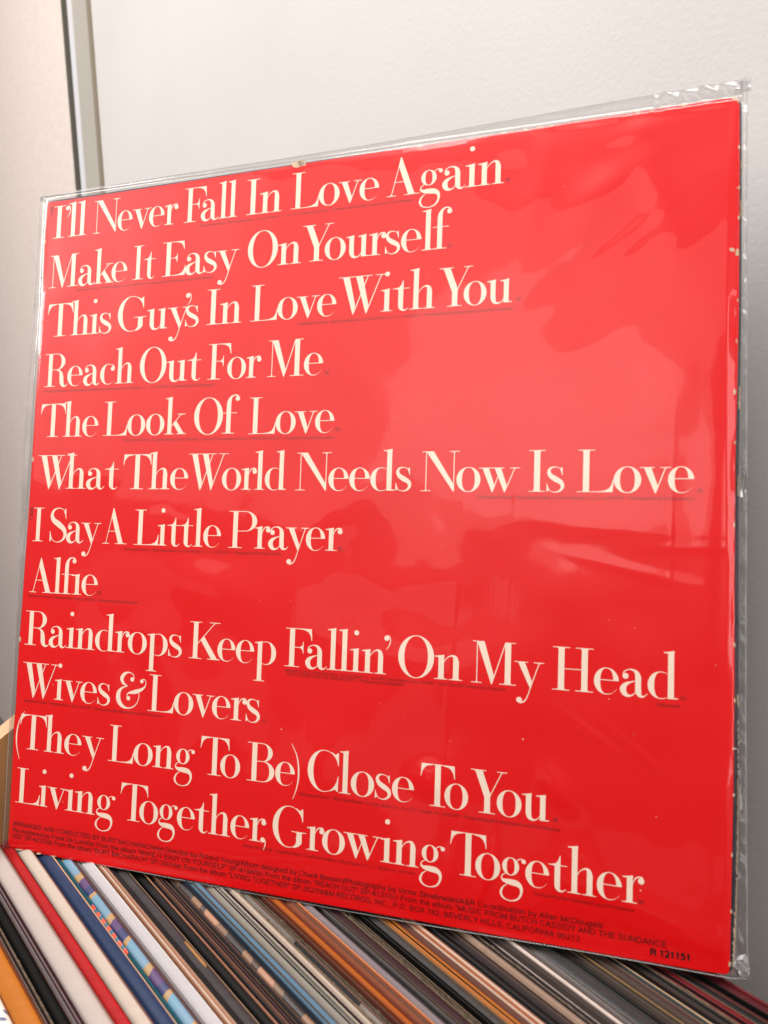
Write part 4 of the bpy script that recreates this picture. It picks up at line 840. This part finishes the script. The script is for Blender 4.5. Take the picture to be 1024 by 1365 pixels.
def waves(n, wl0, wl1, amp, seed):
    global hgt
    r = np.random.RandomState(seed)
    for _ in range(n):
        wl = r.uniform(wl0, wl1) * 0.001; a = r.uniform(0, math.pi); ph = r.uniform(0, 6.28)
        k = 2 * math.pi / wl
        hgt += amp * 0.001 * (wl / (wl1 * 0.001)) * np.sin(k * (X * math.cos(a) + Y * math.sin(a)) + ph) / math.sqrt(n)
waves(9, 60, 180, 0.40, 4)
waves(12, 22, 60, 0.24, 9)
waves(10, 9, 20, 0.018, 12)
# px, py, half-length, half-width (mm), turn, height (mm)
bump(790, 270, 26, 8, 40, 0.75)
bump(760, 330, 20, 4, 34, 0.30)
bump(820, 440, 34, 5, 30, 0.16)
bump(740, 400, 30, 4, 28, 0.12)
bump(880, 610, 26, 5, 12, 0.14)
bump(825, 325, 22, 3, 38, 0.28)
bump(712, 270, 24, 6, 80, 0.55)
bump(845, 345, 24, 5, 36, 0.32)
bump(872, 250, 24, 6, -74, 0.60)
bump(900, 345, 16, 4, 42, 0.22)
bump(850, 175, 14, 4, 10, 0.20)
bump(903, 500, 30, 13, 82, 0.85)
bump(950, 660, 60, 6, 88, 0.45)
bump(971, 1150, 42, 2.0, 89.5, 0.45)
bump(972, 760, 50, 2.0, 89.5, 0.50)
bump(893, 760, 60, 0.9, 89, 0.05)
bump(420, 870, 60, 1.2, 86, 0.05)
bump(600, 900, 70, 1.0, 87, 0.05)
bump(690, 640, 40, 1.2, 86, 0.06)
bump(580, 900, 38, 16, -5, 0.95)
bump(760, 470, 45, 9, 22, 0.18)
bump(860, 700, 30, 7, -4, 0.30)
bump(700, 660, 16, 8, 80, 0.25)
bump(940, 731, 22, 1.9, 1, 0.09)
bump(850, 762, 22, 2.2, -13, 0.12)
bump(770, 700, 24, 4, -6, 0.14)
bump(800, 985, 16, 1.6, -34, 0.26)
bump(850, 1000, 14, 1.4, -36, 0.24)
bump(745, 1050, 10, 5, -50, 0.95)
bump(790, 1160, 8, 3, -70, 0.6)
bump(572, 1035, 7, 6, 0, 1.1)
bump(650, 1160, 14, 2.0, 75, 0.65)
bump(600, 1150, 12, 2.5, 80, 0.25)
bump(860, 1215, 40, 5, -14, 0.5)
bump(860, 1235, 30, 2, -8, 0.2)
bump(320, 800, 26, 12, -12, 0.65)
bump(130, 860, 30, 8, 10, 0.30)
bump(430, 1010, 20, 10, 70, 0.65)
bump(225, 1030, 18, 8, 60, 0.65)
bump(480, 650, 16, 10, 60, 0.35)
bump(140, 640, 30, 5, 80, 0.18)
hgt *= np.clip(d / 0.0025, 0, 1)
mrg = 1 - edge
Z = -0.0011 + edge * (0.0011 + 0.0007 + hgt) + mrg * (0.00010 * np.sin(X * 160 + Y * 50) + 0.00008 * np.sin(Y * 190 - X * 40) + (U > 0.9) * (0.00040 * np.sin(Y * 420 + 2.6 * np.sin(Y * 77)) + 0.00020 * np.sin(Y * 910 + X * 900) + 0.0003 * np.sin(Y * 160 + X * 500)) + (U < 0.1) * 0.00007 * np.sin(Y * 330 + 3 * np.sin(Y * 50)))
Z = np.maximum(Z, np.where(d > 0.0008, 0.00030, Z))
ZB = -0.0060 + np.clip(-d / 0.004, 0, 1) * 0.0040 + mrg * (0.0001 * np.sin(X * 210 + 1))
ZB = np.where((U < 1e-6) | (U > 1 - 1e-6) | (V < 1e-6) | (V > 1 - 1e-6), Z - 0.0002, np.minimum(ZB, Z - 0.0002))
def grid(Xa, Ya, Za, step=1):
    Xa, Ya, Za = Xa[::step, ::step], Ya[::step, ::step], Za[::step, ::step]
    nv, nu = Xa.shape
    co = np.stack([Xa, Ya, Za], -1).reshape(-1, 3)
    idx = np.arange(nv * nu).reshape(nv, nu)
    q = np.stack([idx[:-1, :-1], idx[:-1, 1:], idx[1:, 1:], idx[1:, :-1]], -1).reshape(-1, 4)
    me = bpy.data.meshes.new('mesh')
    me.vertices.add(len(co)); me.vertices.foreach_set('co', co.ravel().astype(np.float32))
    me.loops.add(q.size); me.loops.foreach_set('vertex_index', q.ravel().astype(np.int32))
    me.polygons.add(len(q)); me.polygons.foreach_set('loop_start', np.arange(0, q.size, 4, dtype=np.int32))
    me.polygons.foreach_set('use_smooth', np.ones(len(q), bool))
    me.update(calc_edges=True); me.validate()
    return me
M_FILM = film_mat('clear_polythene', (0.985, 0.98, 0.98), 1.7, 0.0015, (0.9, 0.88, 0.88), 1.2e-05, 0.03)
M_FILMB = film_mat('clear_polythene_back', (0.88, 0.87, 0.87), 1.3, 0.11, (0.62, 0.58, 0.56), 0.00002, 0.1)
M_SEAM = film_mat('polythene_weld', (0.88, 0.88, 0.88), 1.4, 0.16, (0.85, 0.84, 0.84), 0.00003, 0.10)
bag = empty('plastic_sleeve', (0, 0, 0), label='clear glossy plastic outer sleeve wrapped around the red album jacket', cat='plastic sleeve')
bag.matrix_world = JM
link('front_film', grid(X, Y, Z), M_FILM, bag, smooth=True)
link('back_film', grid(X[::-1], Y[::-1], ZB[::-1], 3), M_FILMB, bag, smooth=True)
# welded seams and folded rims: slim flattened tubes along the border
def seam(path, wd, name='weld_seam', th=0.00025, seed=0):
    r = np.random.RandomState(seed)
    vs, fs = [], []
    n = len(path)
    for i, (x, y, z) in enumerate(path):
        a = path[max(0, i - 1)]; b = path[min(n - 1, i + 1)]
        dx, dy = b[0] - a[0], b[1] - a[1]; l = math.hypot(dx, dy) or 1
        nx, ny = -dy / l * wd / 2, dx / l * wd / 2
        j = r.uniform(-1, 1) * wd * 0.12
        for ox, oz in ((-1, 0), (-0.5, th), (0.5, th), (1, 0), (0.4, -th), (-0.4, -th)):
            vs.append((x + nx * ox + j, y + ny * ox, z + oz))
    for i in range(n - 1):
        for k in range(6): fs.append((i * 6 + k, i * 6 + (k + 1) % 6, (i + 1) * 6 + (k + 1) % 6, (i + 1) * 6 + k))
    fs.append((5, 4, 3, 2, 1, 0)); fs.append(tuple((n - 1) * 6 + k for k in range(6)))
    link(name, mesh(vs, fs), M_SEAM, bag, smooth=True)
N1 = NU - 1
seam([(X[j, N1], Y[j, N1], Z[j, N1] + 0.0001) for j in range(0, NV, 6)] + [(X[N1, N1], Y[N1, N1], Z[N1, N1])], 0.0006, seed=1)
seam([(X[j, 0], Y[j, 0], Z[j, 0] + 0.0001) for j in range(0, NV, 6)] + [(X[N1, 0], Y[N1, 0], Z[N1, 0])], 0.0006, seed=2)
seam([(X[0, i], Y[0, i], Z[0, i] + 0.0001) for i in range(0, NU, 6)] + [(X[0, N1], Y[0, N1], Z[0, N1])], 0.0004, seed=3)
seam([(X[N1, i], Y[N1, i], Z[N1, i] + 0.0001) for i in range(0, NU, 6)] + [(X[N1, N1], Y[N1, N1], Z[N1, N1])], 0.0005, seed=4)
M_CRUM = film_mat('crumpled_polythene', (0.9, 0.9, 0.9), 5.0, 0.12, (0.9, 0.9, 0.9), 0.00003, 0.05)
# crumpled corner tips of the film
def crumple(px, py, size, seed):
    r = random.Random(seed); cx, cy = jac(px, py)
    vs, fs = [], []
    for j in range(5):
        for i in range(5):
            vs.append((cx + (i / 4 - .5) * size[0] + r.uniform(-.1, .1) * size[0], cy + (j / 4 - .5) * size[1] + r.uniform(-.1, .1) * size[1], -0.0010 + r.uniform(-1, 1) * 0.0016))
    for j in range(4):
        for i in range(4): fs.append((j * 5 + i, j * 5 + i + 1, (j + 1) * 5 + i + 1, (j + 1) * 5 + i))
    link('corner_crumple', mesh(vs, fs), M_CRUM, bag)
crumple(991, 113, (0.0050, 0.0050), 3)
crumple(988, 1290, (0.0052, 0.0072), 8)
crumple(991, 640, (0.0022, 0.012), 11)
crumple(990, 1060, (0.0022, 0.016), 14)
crumple(56, 264, (0.0030, 0.0030), 5)
